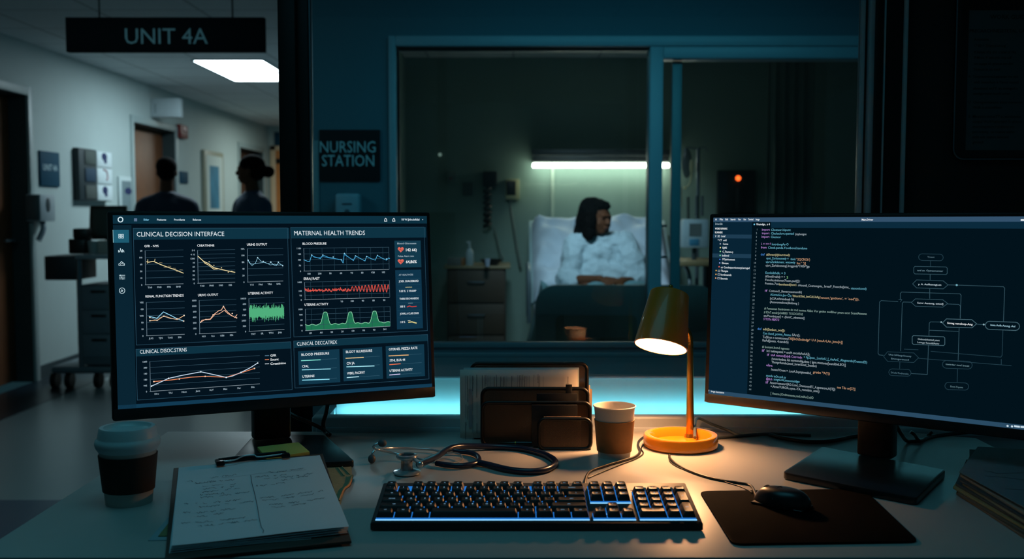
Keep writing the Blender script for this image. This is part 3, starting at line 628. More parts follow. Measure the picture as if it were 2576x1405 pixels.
# flow chart
FC = '#33505c'; FD = '#223c48'
def ln(pts, c=FC, w=1.3): SR.line(pts, c, w)
def pill(x0, y0, x1, y1, kind, c, dy):
    """dy: how far the right end drops"""
    m = (y0+y1)/2; k = (y1-y0)*.5
    if kind == 'r': P = [(x0+3, y0), (x1-3, y0+dy), (x1, y0+dy+3), (x1, y1+dy-3), (x1-3, y1+dy), (x0+3, y1), (x0, y1-3), (x0, y0+3)]
    elif kind == 'h': P = [(x0+10, y0), (x1-12, y0+dy), (x1, m+dy), (x1-12, y1+dy), (x0+10, y1), (x0, m)]
    else:
        P = []
        for a in range(-3, 4): P.append((x0+k+k*-math.cos(a*PI/6), m+k*-math.sin(a*PI/6)))
        for a in range(-3, 4): P.append((x1-k+k*math.cos(a*PI/6), m+dy+k*math.sin(a*PI/6)))
    SR.line(P, c, 1.3, close=True)
def lab(t, x0_, x1_, y, c, h=4.2): SR.text(t, x0_, y, h, c, x1_, bold=.01)
pill(2311, 638, 2373, 654.5, 'p', FD, 1); lab('Ymant', 2333, 2351, 648, '#55707c'); ln([(2341, 656), (2341, 669)], FD)
pill(2299, 669.5, 2383, 688.5, 'r', FC, 1.5); lab('and an. Optnannontor', 2308, 2373, 681.5, '#6f8f9c'); ln([(2340, 690), (2340, 703)])
pill(2296, 703.5, 2385, 723.5, 'h', FC, 2.5); lab('y. A. Anilhonogt.on', 2310, 2368, 716, '#c8dce4'); ln([(2384, 716), (2405, 716.4), (2524, 720.5), (2527.5, 724), (2524.5, 808)]); SR.dot(2407, 716.5, 2.5, '#6fa8b8')
ln([(2339, 726), (2339, 750)]); ln([(2265, 752), (2265, 738), (2268, 734), (2415, 738.5), (2418, 742), (2415.5, 800)]); 
pill(2293, 751, 2384, 769.5, 'h', FC, 2.5); lab('Soror Anntong, ontod]', 2308, 2373, 763, '#c8d8e0'); ln([(2384, 764), (2412, 765), (2416, 769), (2416, 800)]); ln([(2293, 759.5), (2273, 759), (2270, 762), (2266, 882)])
ln([(2259, 758), (2217, 755.5), (2213, 759), (2209, 888), (2212, 892), (2222, 893)]); ln([(2261, 753), (2269, 753), (2265, 759)], FC, 1)
pill(2371, 801.5, 2457, 822, 'h', '#4a6a76', 2); lab('Snnag nanclnop-Ang', 2383, 2447, 814, '#f4f8fa', 4.8); ln([(2337, 843), (2338, 812), (2341, 809), (2371, 809.5)]); ln([(2458, 815), (2478, 815.8)]); SR.dot(2475, 815.6, 2, '#8fb0b8'); SR.dot(2368, 809.5, 1.8, '#8fb0b8')
pill(2479, 807.5, 2565, 828, 'p', '#4a6a76', 2.5); lab('Inisn.Anlh-Ancng. Anl', 2492, 2554, 819, '#a8d4e4', 4.6); ln([(2338, 830), (2411, 833)]); ln([(2413, 825), (2410.5, 905)])
pill(2295, 843.5, 2377, 865.5, 'r', '#4a6a76', 3); lab('Onbnoalchanted ptert', 2309, 2364, 854, '#a8bcc4'); lab('Lonngo fonceblAnnv', 2308, 2363, 862, '#a8bcc4'); ln([(2336, 868), (2333, 941), (2293, 939)])
ln([(2523, 831), (2521, 893), (2518, 897.5), (2342, 883)], FD); ln([(2275, 877.5), (2310, 879)], FD)
pill(2223, 884, 2311, 908, 'h', FD, 3); lab('VAnn SANangoAnnonty', 2235, 2293, 893, '#5f7f8c'); lab('Emongortnon4', 2242, 2287, 903, '#5f7f8c'); ln([(2311, 900.5), (2544, 919)], FD); ln([(2264, 909), (2263.5, 926)], FD); ln([(2519, 903), (2519, 916)], FD)
pill(2236, 927, 2292, 944, 'p', FD, 1.5); lab('SAolnTndnnoln', 2241, 2286, 938, '#4f6f7c')
pill(2371, 906, 2446, 925.5, 'p', FD, 2); lab('tonntar nnd Inost', 2379, 2439, 917, '#6f8f98'); ln([(2409, 927), (2408, 960)], FD); pill(2377, 961, 2437, 979, 'p', FD, 1.5); lab('Ennn-Tnpont', 2391, 2423, 973, '#5f7f88')
for x in (2535, 2546): SR.dot(x, 1070.5+(x-2535)*.1, 2.4, '#c8dce8')
SR.line([(2553, 1071), (2564, 1072.5)], '#c8dce8', 4); SR.line([(2569, 1073), (2576, 1073.5)], '#c8dce8', 4)
finish(SR, mR, (a0, b1, a1, b0))
# ================= keyboard =================
kc = PZ(1350, 1335); kx0 = PZ(932, 1335).x; kx1 = PZ(1768, 1335).x; KW = kx1-kx0
kb = thing('keyboard', ((kx0+kx1)/2, kc.y, DZ), 'full-size black mechanical keyboard with glowing blue backlight lying between clipboard and mouse pad', 'keyboard')
KT = rx(6.6); KD = .142
case_m = pm('keyboard_case', '#15181b', .42, var=.08, scale=70); cap_m = pm('keycap_black', '#1b1c1e', .45, var=.08, scale=90)
deck_m = pm('keyboard_deck', '#3a3b3c', .5, .2, var=.05, scale=90)
KH = .0115
mb = MB(case_m); b = [(-KW/2, 0), (KW/2, 0), (KW/2, KD), (-KW/2, KD)]
mb.prism([(-KW/2, .0), (KW/2, .0), (KW/2, KD), (-KW/2, KD)], .001, KH, bev=.0015)
mb.build('case', kb, KT)
mb = MB(deck_m); mb.bb((-KW/2+.002, .002, KH), (KW/2-.002, KD-.002, KH+.0008), .0003); mb.build('deck', kb, KT)
for s in (-1, 1):
    mb = MB(case_m); mb.bb((s*(KW/2-.03)-.012, KD-.022, .0), (s*(KW/2-.03)+.012, KD-.012, .0148), .001); mb.build('foot', kb)
U = .01905; KX0 = -11.25*U - .0005; KY0 = .0095
blue_led = em('#2a86e8', .7)
led_edge = em('#84ccff', 1.3)
def glowpatch(x0, x1, y0, y1):
    """light plate under one key cluster, x in key units, y rows from the front"""
    a = KX0+x0*U+.0001; b = KX0+x1*U-.0001; c = KY0+y0*U-.0032; d = KY0+y1*U+.001
    mb = MB(blue_led); mb.bb((a, c+.0022, KH+.0008), (b, d, KH+.0011)); mb.use(led_edge).bb((a, c, KH+.0008), (b, c+.0022, KH+.0015)); mb.build('backlight', kb, KT, smooth=None)
glowpatch(0, 15, 0, 6.1); glowpatch(15.25, 18.25, 3, 6.1); glowpatch(15.25, 18.25, 0, 1); glowpatch(16.25, 17.25, 1, 2); glowpatch(18.5, 22.5, 0, 5)
mb = MB(pm('keyboard_slot', '#050505', .6)); mb.bb((KX0+18.45*U, KY0+5.35*U, KH+.0008), (KX0+22.3*U, KY0+5.42*U, KH+.0011)); mb.build('slot', kb, KT)
for k in range(3):
    x = KX0+(19.45+k)*U; mb = MB(pm('status_lens', '#d9cfc0', .3)); mb.ell((x, KY0+5.12*U, KH+.004), (.0034, .003, .0035)); mb.build('indicator', kb, KT)
legend_m = em('#8fc4e8', 1.1)
def key(x, row, w, t, h=1):
    cx = KX0+(x+w/2)*U; cy = KY0+(row+h/2)*U; hw = w*U/2-.0006; hh = h*U/2-.0006; z0 = KH+.003; z1 = KH+.0108
    tw = hw-.003; t0 = -hh+.0042; t1 = hh-.0022; n = 6
    mb = MB(cap_m)
    tilt = {0: -.0002, 1: -.0002, 2: 0, 3: .0004, 4: .0008, 5: .0012}.get(row, 0)
    ring = lambda X, a, b, z, r: [(p[0], p[1], z) for p in rrect(-X, a, X, b, r, 2)]
    R = [ring(hw, -hh, hh, z0, .0012), ring(hw-.0003, -hh+.0004, hh-.0002, z0+.001, .0012), ring(tw+.0003, t0-.0003, t1+.0003, z1-.0006, .0018), ring(tw-.0004, t0+.0004, t1-.0004, z1, .0016)]
    top = [(p[0]*.6, (p[1]-(t0+t1)/2)*.6+(t0+t1)/2, z1-.0006) for p in R[3]]; R.append(top)
    vs = [(a+cx, b+cy, c+(tilt if i > 1 else 0)) for i, r_ in enumerate(R) for a, b, c in r_]; m = len(R[0]); fs = []
    for i in range(len(R)-1):
        for j in range(m): fs.append((i*m+j, i*m+(j+1) % m, (i+1)*m+(j+1) % m, (i+1)*m+j))
    fs.append(tuple(range((len(R)-1)*m, len(R)*m))); mb.raw(vs, fs)
    if t:
        mb.use(legend_m); sz = .0038 if len(t) == 1 else .0024
        mb.text(t, sz, tr(cx, cy+.0002, z1+tilt+.00012), 'C', .01)
    mb.build('key', kb, KT, smooth=30)
key(0, 5.05, 1, 'esc')
for k in range(12): key((2, 3, 4, 5, 6.5, 7.5, 8.5, 9.5, 11, 12, 13, 14)[k], 5.05, 1, 'F%d' % (k+1))
for k, t in enumerate('`1234567890-='): key(k, 4, 1, t)
key(13, 4, 2, 'backspace'); key(0, 3, 1.5, 'tab')
for k, t in enumerate('QWERTYUIOP[]'): key(1.5+k, 3, 1, t)
key(13.5, 3, 1.5, '\\'); key(0, 2, 1.75, 'caps lock')
for k, t in enumerate("ASDFGHJKL;'"): key(1.75+k, 2, 1, t)
key(12.75, 2, 2.25, 'enter'); key(0, 1, 2.25, 'shift')
for k, t in enumerate('ZXCVBNM,./'): key(2.25+k, 1, 1, t)
key(12.25, 1, 2.75, 'shift')
for x, w_, t in ((0, 1.25, 'ctrl'), (1.25, 1.25, 'win'), (2.5, 1.25, 'alt'), (3.75, 6.25, ''), (10, 1.25, 'alt'), (11.25, 1.25, 'fn'), (12.5, 1.25, 'menu'), (13.75, 1.25, 'ctrl')): key(x, 0, w_, t)
for r_, ts in ((5.05, ('prt', 'scr', 'pau')), (4, ('ins', 'home', 'pgup')), (3, ('del', 'end', 'pgdn'))):
    for k, t in enumerate(ts): key(15.25+k, r_, 1, t)
key(16.25, 1, 1, '^')
for k, t in enumerate('<v>'): key(15.25+k, 0, 1, t)
for r_, ts in ((4, ('num', '/', '*', '-')), (3, '789'), (2, '456'), (1, '123')):
    for k, t in enumerate(ts): key(18.5+k, r_, 1, t)
key(18.5, 0, 2, '0'); key(20.5, 0, 1, '.'); key(21.5, 2, 1, '+', 2); key(21.5, 0, 1, 'enter', 2)
def dcable(pts, r, z=None):
    """points on the desk from the photo, lifted by the cable's own radius"""
    return [PZ(p[0], p[1], DZ+(p[2] if len(p) > 2 else r)) for p in pts]
cab_m = pm('black_cable', '#0c0c0d', .4, var=.05)
I = inv(kb); mb = MB(cab_m); mb.X = I
mb.tube([V((PZ(1455, 1208).x, kc.y+KD-.006, DZ+.008))] + dcable([(1478, 1192), (1520, 1172), (1570, 1157), (1598, 1148), (1610, 1135), (1605, 1118), (1612, 1104), (1640, 1090, .003), (1700, 1082, .003)], .0022), .0022)
mb.build('cable', kb)
cb = thing('cable', PZ(1600, 1152), 'thin black cord running beside the keyboard cable below the paper cup', 'cable', group=None); mb = MB(cab_m); mb.X = inv(cb)
mb.tube(dcable([(1480, 1201), (1520, 1184), (1560, 1168), (1600, 1153), (1618, 1140), (1613, 1128), (1618, 1116)], .0012), .0012); mb.build('cord', cb)

# ================= mouse pad + mouse =================
pad = thing('mouse_pad', PZ(2030, 1300), 'black cloth mouse pad with rounded corners under the mouse', 'mouse pad')
c = [inv(pad) @ PZ(*p) for p in ((1759, 1239), (2172, 1233), (2313, 1366), (1842, 1373))]; P = []
for k in range(4):
    a, b, d = c[k-1], c[k], c[(k+1) % 4]; e0 = b+(a-b).normalized()*.016; e1 = b+(d-b).normalized()*.016
    for t in (0, .2, .4, .6, .8, 1): q = e0.lerp(b, t).lerp(b.lerp(e1, t), t); P.append((q.x, q.y))
mb = MB(pm('cloth_pad', '#030303', .9, var=.2, scale=400, bump=.2, spec=.05)); mb.prism(P[::-1], .0003, .0033, bev=.0007); mb.build('pad', pad)
mp = PZ(1967, 1270, DZ+.0035)
ms = thing('computer_mouse', mp, 'black wired computer mouse resting on the black mouse pad', 'mouse', math.radians(140))
mm = pm('mouse_shell', '#101214', .33, var=.06, scale=60)
def mouse_fn(u, v):
    a = 2*PI*u; t = v*PI/2
    ct, st = math.cos(t), math.sin(t)
    w_ = .033*(1-.12*math.cos(a)**2)
    x = .060*math.cos(a); y = w_*math.sin(a)*(1-.1*math.cos(a))
    hgt = .0345*(1+.10*math.cos(a)*ct)
    return (x*ct**.55 - .004*st, y*ct**.55, .002+hgt*st*(1-.10*math.cos(a)*ct))
mb = MB(mm); mb.grid(mouse_fn, 40, 14); b = mb.bm; bmesh.ops.remove_doubles(b, verts=b.verts[:], dist=.0002)
mb.bb((-.054, -.027, 0), (.054, .027, .004), .0015)
mb.build('shell', ms, rz(0), smooth=60)
mb = MB(pm('mouse_seam', '#030303', .5)); mb.tube([(.0, 0, .0368), (.02, 0, .035), (.04, 0, .0268), (.055, 0, .013)], .0007, 6); mb.tube([(.006, -.0315, .017), (.006, -.018, .0325), (.006, 0, .0368), (.006, .018, .0325), (.006, .0315, .017)], .0006, 6); mb.build('button_seam', ms)
mb = MB(pm('rubber_wheel', '#1b1b1c', .6)); mb.cyl((.032, -.0035, .028), (.032, .0035, .028), .0075, n=24); mb.build('scroll_wheel', ms)
I = inv(ms); mb = MB(cab_m); mb.X = I
nose = W(ms) @ V((.055, .002, .009))
mb.X = M.Scale(1/.72, 4) @ I
nose = mp+(nose-mp)*.72
mb.tube([nose] + dcable([(1890, 1222), (1862, 1214), (1820, 1208), (1775, 1198), (1730, 1182), (1702, 1167), (1686, 1152), (1684, 1143)], .002), .002); mb.build('cable', ms)
cb = thing('cable', PZ(1740, 1189), 'thin black cord beside the mouse cable coming from under the orange lamp base', 'cable'); mb = MB(cab_m); mb.X = inv(cb)
mb.tube(dcable([(1682, 1149), (1688, 1163), (1712, 1177), (1760, 1192), (1820, 1210), (1870, 1226), (1892, 1238, .005)], .001), .001); mb.build('cord', cb)

# ================= paper cups =================
card_m = pm('white_card_cup', '#b9b4ad', .55, var=.03, scale=60)
kraft_m = pm('kraft_sleeve', '#83592e', .75, var=.12, scale=120, bump=.15)
dkraft_m = pm('dark_brown_sleeve', '#2c1a10', .8, var=.1, scale=120, bump=.1)
lid_m = pm('white_plastic_lid', '#c2c6c8', .35, var=.02)
p = PZ(325, 1262); s = p.y/F*1.0; R = 80*p.y/F
c1_ = thing('coffee_cup', p, 'white takeaway coffee cup with lid and dark brown sleeve beside the clipboard', 'cup', .4)
H1 = 197*p.y/F; rb = 57*p.y/F; rt = 72*p.y/F
mb = MB(card_m); hh = H1*.80; f_ = lambda z: rb+(rt-rb)*z/hh
mb.lathe([(0, .004), (rb-.002, .004), (rb-.001, 0), (rb, 0), (rt, hh), (rt-.001, hh), (rb-.001, .006), (0, .006)]); mb.build('cup_body', c1_)
mb = MB(dkraft_m); mb.lathe([(f_(hh*.22)+.0004, hh*.22), (f_(hh*.22)+.0018, hh*.22), (f_(hh*.80)+.0018, hh*.80), (f_(hh*.80)+.0004, hh*.80)], closed=True); mb.build('sleeve', c1_)
mb = MB(lid_m); q = H1-.0005; r0 = R
mb.lathe([(rt-.0003, hh-.012), (r0-.001, hh-.006), (r0, hh-.001), (r0-.001, hh+.004), (r0-.0035, hh+.006), (rt+.0005, hh+.008), (rt-.0015, q-.003), (rt-.003, q), (rt-.008, q), (rt-.010, q-.004), (rt-.014, q-.0065), (0, q-.0065)])
mb.ell((0, -(rt-.014), q-.006), (.004, .0022, .0009)); mb.build('lid', c1_)
p = PZ(1545, 1147); c2_ = thing('paper_cup', p, 'open white paper cup with brown kraft sleeve standing between organiser and lamp', 'cup', .9)
R = 54*p.y/F; rb = 40.5*p.y/F; H1 = 131*p.y/F; f_ = lambda z: rb+(R-.0015-rb)*z/H1
mb = MB(card_m); mb.lathe([(0, .004), (rb-.002, .004), (rb-.001, 0), (rb, 0), (R-.0015, H1-.002), (R, H1-.0015), (R+.0005, H1-.0003), (R-.0008, H1+.0006), (R-.002, H1-.001), (rb-.001, .006), (0, .006)]); mb.build('cup_body', c2_)
mb = MB(kraft_m); mb.lathe([(f_(H1*.12)+.0003, H1*.12), (f_(H1*.12)+.0016, H1*.12), (f_(H1*.73)+.0016, H1*.73), (f_(H1*.73)+.0003, H1*.73)], closed=True)
mb.build('sleeve', c2_)
mb = MB(pm('coffee', '#1c0d05', .15)); mb.lathe([(0, H1*.35), (f_(H1*.35)-.0016, H1*.35)]); mb.build('coffee', c2_)

# ================= desk lamp =================
lp = PZ(1712, 1122); bx = 94*lp.y/F
lamp = thing('desk_lamp', lp, 'lit orange desk lamp with round dish base and brass stem', 'lamp')
org = pm('orange_lacquer', '#d8861a', .22, var=.03, scale=20, coat=.5)
shade_m = pm('ochre_shade', '#d8760e', .4, .0, var=.05, scale=30, coat=.3)
brass = pm('brass_stem', '#a8823c', .28, .9, var=.06, scale=80)
hb = .0235
mb = MB(org); mb.lathe([(0, .0), (bx-.003, 0), (bx, .003), (bx, hb-.003), (bx-.002, hb-.0005), (bx-.006, hb), (bx-.011, hb-.001), (bx-.0135, hb-.005), (bx-.016, .008), (0, .007)], 64); mb.build('base', lamp)
I = inv(lamp)
s0 = PZ(1736, 1098, DZ+.008); s1 = PY(1736, 880, s0.y)
mb = MB(brass); mb.X = I; mb.cyl(s0, s1, .0075, .0058, 24); mb.cyl(s0, s0+V((0, 0, .006)), .011, .009, 24); mb.build('stem', lamp)
# shade pose
ax = V((-.225, -.40, -1)).normalized()                       # from cap to opening
bc = PY(1662, 872, s0.y-.045); LSH = .1035; tc_ = bc - ax*LSH
q = (-ax).to_track_quat('Z', 'Y').to_matrix().to_4x4()
mb = MB(brass); mb.X = I
g1 = tc_+ax*.062+V((.035, .012, 0))
gp_ = [s1-V((0, 0, .004)), s1+V((.000, 0, .012)), s1+V((-.003, -.004, .028)), s1+V((-.010, -.010, .040)), g1+V((-.004, -.004, 0))]
mb.tube(gp_, .0048, 14); P = spline(gp_, 8)
for k in range(2, len(P)-2): d = (P[k+1]-P[k-1]).normalized(); mb.cyl(P[k]-d*.0008, P[k]+d*.0008, .0058, n=14)
mb.build('gooseneck', lamp)
T = I @ (M.Translation(bc) @ q); r0, r1 = .0475, .0345
mb = MB(shade_m); mb.lathe([(r0, 0), (r0+.0008, .0008), (r1+.001, LSH-.003), (r1-.001, LSH-.0005), (r1-.004, LSH), (0, LSH), (0, LSH-.002), (r1-.003, LSH-.002), (r0-.0012, .0)], 64, closed=False); mb.build('shade', lamp, T)
mb = MB(brass); mb.cyl((0, 0, LSH), (0, 0, LSH+.006), .006, n=20); mb.cyl((0, 0, LSH+.006), (0, 0, LSH+.010), .0035, n=16); mb.ell((0, 0, LSH+.012), (.0045, .0045, .004)); mb.build('finial', lamp, T)
mb = MB(em('#ffb87c', 215.0)); mb.lathe([(0, .034), (r0-.0085, .034)], 48); mb.build('bulb_diffuser', lamp, T, smooth=None)
mb = MB(pm('white_reflector', '#e8e2d6', .4)); mb.lathe([(r0-.0013, .0004), (r0-.0024, .003), (r0-.0078, .035)], 48); mb.build('shade_lining', lamp, T)

# ================= desk organiser =================
oy = PZ(1420, 1131).y; ob = PZ(1420, 1108).y+.02
orgz = thing('desk_organizer', (PZ(1350, 1120).x, (oy+ob)/2, DZ), 'black wire mesh desk organiser stuffed with papers and folders beside the paper cup', 'organizer'); I = inv(orgz)
mesh_m = mesh_metal('black_wire_mesh', '#54473a'); rim_m = pm('black_steel_rim', '#090a0a', .4, .3, var=.05)
def mesh_panel(name, px0, py0, px1, py1, y, r=.012, rim=.0035, thick=.0012, zb=None):
    a = PY(px0, py0, y); b = PY(px1, py1, y); z0 = max(b.z, DZ+.0015) if zb is None else zb
    P = rrect(a.x, z0, b.x, a.z, r, 5)
    mb = MB(mesh_m); mb.X = I @ tr(0, y, 0) @ XZ; mb.prism(P, -.0004, .0004); mb.build('mesh_panel', orgz, smooth=None)
    mb = MB(rim_m); mb.X = I; pts = [V((u, y, v)) for u, v in P]; mb.tube(pts+[pts[0], pts[1]], rim, 10, smooth=False); mb.build('rim', orgz); return a, b, z0
yb_ = ob; ym_ = oy+.028
A = mesh_panel('back', 1186, 914, 1476, 1110, yb_); B = mesh_panel('mid', 1213, 977, 1478, 1118, oy+.055); 
C = mesh_panel('front', 1213, 1012, 1484, 1124, ym_); D = mesh_panel('pocket', 1356, 1053, 1486, 1131, oy)
mb = MB(rim_m); mb.X = I; mb.bb((C[0].x-.002, ym_-.001, DZ), (C[1].x, yb_+.003, DZ+.002)); mb.bb((D[0].x, oy, DZ), (D[1].x, ym_, DZ+.002)); mb.build('tray', orgz)
mb = MB(mesh_m); mb.X = I
mb.bb((C[1].x-.001, oy, DZ+.002), (C[1].x, ym_, D[0].z-.006)); mb.build('mesh_side', orgz, smooth=None); mb = MB(mesh_m); mb.X = I; mb.bb((C[1].x-.001, ym_, DZ+.002), (C[1].x, yb_, C[0].z-.004)); mb.build('mesh_side', orgz, smooth=None); mb = MB(mesh_m); mb.X = I; mb.bb((C[0].x, ym_, DZ+.002), (C[0].x+.001, yb_, C[0].z-.004)); mb.build('mesh_side', orgz, smooth=None); mb = MB(mesh_m); mb.X = I; mb.bb((D[0].x, oy, DZ+.002), (D[0].x+.001, ym_, D[0].z-.006))
mb.build('mesh_side', orgz, smooth=None)
# contents: each its own thing
paper_m = pm('office_paper', '#c9c4bc', .8, var=.03, scale=30); ink = pm('printed_ink', '#2e3238', .8); wash = pm('printed_shading', '#8e949a', .8)
def sheet(label, px0, py0, px1, py1, y, m=paper_m, cat='paper', group=None, zb=DZ+.003, print_=None, tilt=0, t=.0006, name='paper_sheet'):
    a = PY(px0, py0, y); b = PY(px1, py1, y)
    o = thing(name, ((a.x+b.x)/2, y, zb), label, cat, 0, group); w2 = (b.x-a.x)/2; h = a.z-zb
    mb = MB(m); mb.X = rx(tilt) @ XZ; n = 8
    mb.grid(lambda u, v: (-w2+2*w2*u, h*v, .0012*math.sin(3*u+v)), n, n); bm_ = mb.bm
    mb.X = rx(tilt); 
    o2 = mb.build('sheet', o, smooth=60); md = o2.modifiers.new('thick', 'SOLIDIFY'); md.thickness = t
    if print_: 
        mb = MB(ink); mb.X = rx(tilt) @ tr(0, -.0022, 0) @ XZ; print_(mb, w2, h); mb.build('print', o, smooth=None)
    return o
def form_print(mb, w2, h):
    r_ = random.Random(11); x = -w2+.010
    while x < w2-.06:
        y0 = h*.93-r_.random()*.004; 
        for k in range(r_.randint(1, 3)):
            L_ = r_.uniform(.02, .05); mb.use(ink if r_.random() < .7 else wash); mb.bb((x-.0004, y0-L_, 0), (x+.0003, y0, .0001)); 
            if r_.random() < .6: mb.text('inrovwtcl nornslo'[:r_.randint(5, 16)], .0026, tr(x+.0012, y0, .0001) @ rz(-90))
            y0 -= L_+.008
        x += r_.choice((.0042, .005, .0078, .0105))
    mb.use(wash); mb.bb((-w2+.016, .02, 0), (-w2+.022, h*.72, .0001)); mb.use(ink)
    mb.text('rrcccuJ', .005, tr(w2-.02, h*.9, .0001) @ rz(-90)); mb.text('Inrostw nal', .0035, tr(w2-.075, h*.93, .0001) @ rz(-90))
sheet('printed form with columns of sideways text standing in front of the organiser back panel', 1157, 929, 1453, 1108, yb_-.008, print_=form_print)
sheet('plain white sheet peeking up just behind the printed form in the organiser', 1166, 924, 1456, 1100, yb_-.0045, pm('paper_teal', '#9fb0b4', .8))
for k, (x, y_, c) in enumerate(((1479, 960, '#8a6f54'), (1484, 968, '#b09878'), (1489, 978, '#7d6850'))):
    sheet(('tan folder edge closest behind the organiser right side', 'pale folder edge between two darker ones at the organiser right side', 'brown folder edge standing outermost at the organiser right side')[k], 1400+k*4, y_, x, 1108, yb_+.006+k*.004, pm('folder_%d' % k, c, .8), 'folder', None, DZ+.003, name='folder')
fold_m = pm('black_folder', '#0c0d0f', .5)
a = thing('folder', (PY(1410, 990, oy+.045).x, oy+.045, DZ+.003), 'black folder with raised tab standing inside the middle of the mesh organiser', 'folder')
mb = MB(fold_m); mb.X = inv(a); p0 = PY(1350, 988, oy+.045); p1 = PY(1452, 988, oy+.045); mb.bb((p0.x, oy+.04, DZ+.003), (p1.x, oy+.047, p0.z), .0008); q0 = PY(1423, 966, oy+.045); q1 = PY(1439, 966, oy+.045); mb.bb((q0.x, oy+.0425, p0.z-.01), (q1.x, oy+.0455, q0.z), .0008); mb.build('cover', a)
a = thing('folder', (PY(1400, 1050, oy+.02).x, oy+.02, DZ+.003), 'black notebook standing in the organiser just behind the small front pocket', 'notebook')
mb = MB(fold_m); mb.X = inv(a); p0 = PY(1338, 1017, oy+.02); p1 = PY(1452, 1017, oy+.02); mb.bb((p0.x, oy+.014, DZ+.003), (p1.x, oy+.022, p0.z), .0008); mb.build('cover', a); a.name = 'notebook'
a = thing('card', (PY(1415, 1050, oy+.007).x, oy+.007, DZ+.003), 'small pale card standing in the front pocket of the organiser', 'card')
mb = MB(pm('cream_card', '#c9a98a', .7)); mb.X = inv(a); p0 = PY(1368, 1047, oy+.007); p1 = PY(1462, 1049, oy+.007); mb.bb((p0.x, oy+.006, DZ+.003), (p1.x, oy+.0072, p0.z), .0003); mb.build('card_face', a)
# pen lying at the foot of the organiser
pn = thing('pen', PZ(1262, 1112, DZ+.0055), 'dark ballpoint pen lying at the foot of the mesh organiser', 'pen', 0); I2 = inv(pn)
pa = PZ(1228, 1114, DZ+.005); pb = PZ(1355, 1115, DZ+.005); pmid = pa.lerp(pb, .55)
mb = MB(pm('pen_barrel', '#2a2418', .3, .2)); mb.X = I2; mb.cyl(pa, pmid, .0032, .0042); mb.build('barrel', pn)
mb = MB(pm('pen_cap', '#10161c', .25)); mb.X = I2; mb.cyl(pmid, pb, .0046, .0044); mb.build('cap', pn)
mb = MB(brass); mb.X = I2; mb.cyl(pmid-V((.002, 0, 0)), pmid, .0047); mb.build('ring', pn)

# ================= sticky notes =================
sq = [PZ(*p, DZ+.0125) for p in ((648, 1131), (751, 1119), (779, 1143), (671, 1159))]; ctr = sum(sq, V())/4
st = thing('sticky_notes', ctr, 'pad of yellow-green sticky notes on the foot of the left monitor', 'sticky notes')
mb = MB(pm('yellow_note', '#b9b45a', .8, var=.04)); L_ = [p-ctr for p in sq]; 
mb.prism([(p.x, p.y) for p in L_][::-1], .0, .0055, bev=.0003); mb.build('pad', st)
mb = MB(pm('pencil_mark', '#6c7040', .8))
for pts in (((690, 1133), (706, 1131), (720, 1133)), ((664, 1148), (675, 1146)), ((680, 1141), (692, 1139), (704, 1141))):
    mb.ribbon([(p.x-ctr.x, p.y-ctr.y) for p in (PZ(a, b, DZ+.018) for a, b in pts)], .0006, tr(0, 0, .0056))
mb.build('handwriting', st, smooth=None)
ms.scale = (.72, .72, .72)

# ================= clipboard =================
cz = DZ+.0125
Q = [PZ(*p, cz) for p in ((437, 1188), (812, 1156), (884, 1348), (414, 1392))]; ctr = sum(Q, V())/4; ctr.z = DZ
cl = thing('clipboard', ctr, 'brown clipboard with handwritten notes leaning on papers in front of the left monitor', 'clipboard'); I = inv(cl)
board_m = pm('brown_hardboard', '#3a2a20', .6, var=.15, scale=60)
mb = MB(board_m); mb.prism([(p.x-ctr.x, p.y-ctr.y) for p in Q][::-1], .0045, .0085, bev=.0008); mb.build('board', cl)
PQ = [PZ(*p, cz+.004) for p in ((450, 1184), (805, 1157), (874, 1326), (427, 1367))]
wp = pm('note_paper', '#d2d8de', .8, var=.03, scale=30)
for k in range(5):
    def fn(u, v, k=k):
        a = PQ[3].lerp(PQ[2], u); b = PQ[0].lerp(PQ[1], u); p = a.lerp(b, v); lift = .0016*k*(1-v)*1.1+.0005*k
        wob = .0014*math.sin(5*u+k)*(1-v)*(1-v)
        return (p.x-ctr.x+.0006*k*(1-v), p.y-ctr.y-.0008*(4-k)*(1-v), .0088+lift+wob*.6+.0003)
    mb = MB(wp); mb.grid(fn, 14, 10); o = mb.build('note_sheet', cl, smooth=60)
def on_note(u, v): 
    a = fn(u, v, 4); return V((a[0], a[1], a[2]+.00035))
inkb = pm('blue_black_ink', '#16344a', .7)
mb = MB(inkb); r_ = random.Random(5)
def notexy(px, py):
    d = PZ(px, py, cz+.006); a, b, c_ = PQ[3], PQ[2], PQ[0]
    best = None
    u, v = .5, .5
    for _ in range(12):
        p0 = PQ[3].lerp(PQ[2], u).lerp(PQ[0].lerp(PQ[1], u), v); e = d-p0
        du = (PQ[2]-PQ[3]).lerp(PQ[1]-PQ[0], v); dv = PQ[0].lerp(PQ[1], u)-PQ[3].lerp(PQ[2], u)
        det = du.x*dv.y-du.y*dv.x; u += (e.x*dv.y-e.y*dv.x)/det; v += (du.x*e.y-du.y*e.x)/det
    return u, v
def stroke(pts, w_=.0006):
    P = [on_note(*notexy(*p)) for p in pts]
    for i in range(len(P)-1):
        d = P[i+1]-P[i]; n_ = V((-d.y, d.x, 0)); 
        if n_.length < 1e-7: continue
        n_.normalize(); n_ *= w_/2; mb.raw([P[i]+n_, P[i]-n_, P[i+1]-n_, P[i+1]+n_], [(0, 1, 2, 3)])
def scrawl(x0, y0, x1, y1, h=5):
    n_ = max(4, int((x1-x0)/2.4)); pts = []
    for k in range(n_+1):
        t = k/n_; pts.append((x0+(x1-x0)*t+r_.uniform(-.8, .8), y0+(y1-y0)*t+r_.uniform(-h, h)*.42))
    stroke(pts)
CX = lambda x: 370+x/4.323
CY_ = lambda y: 1080+y/4.323
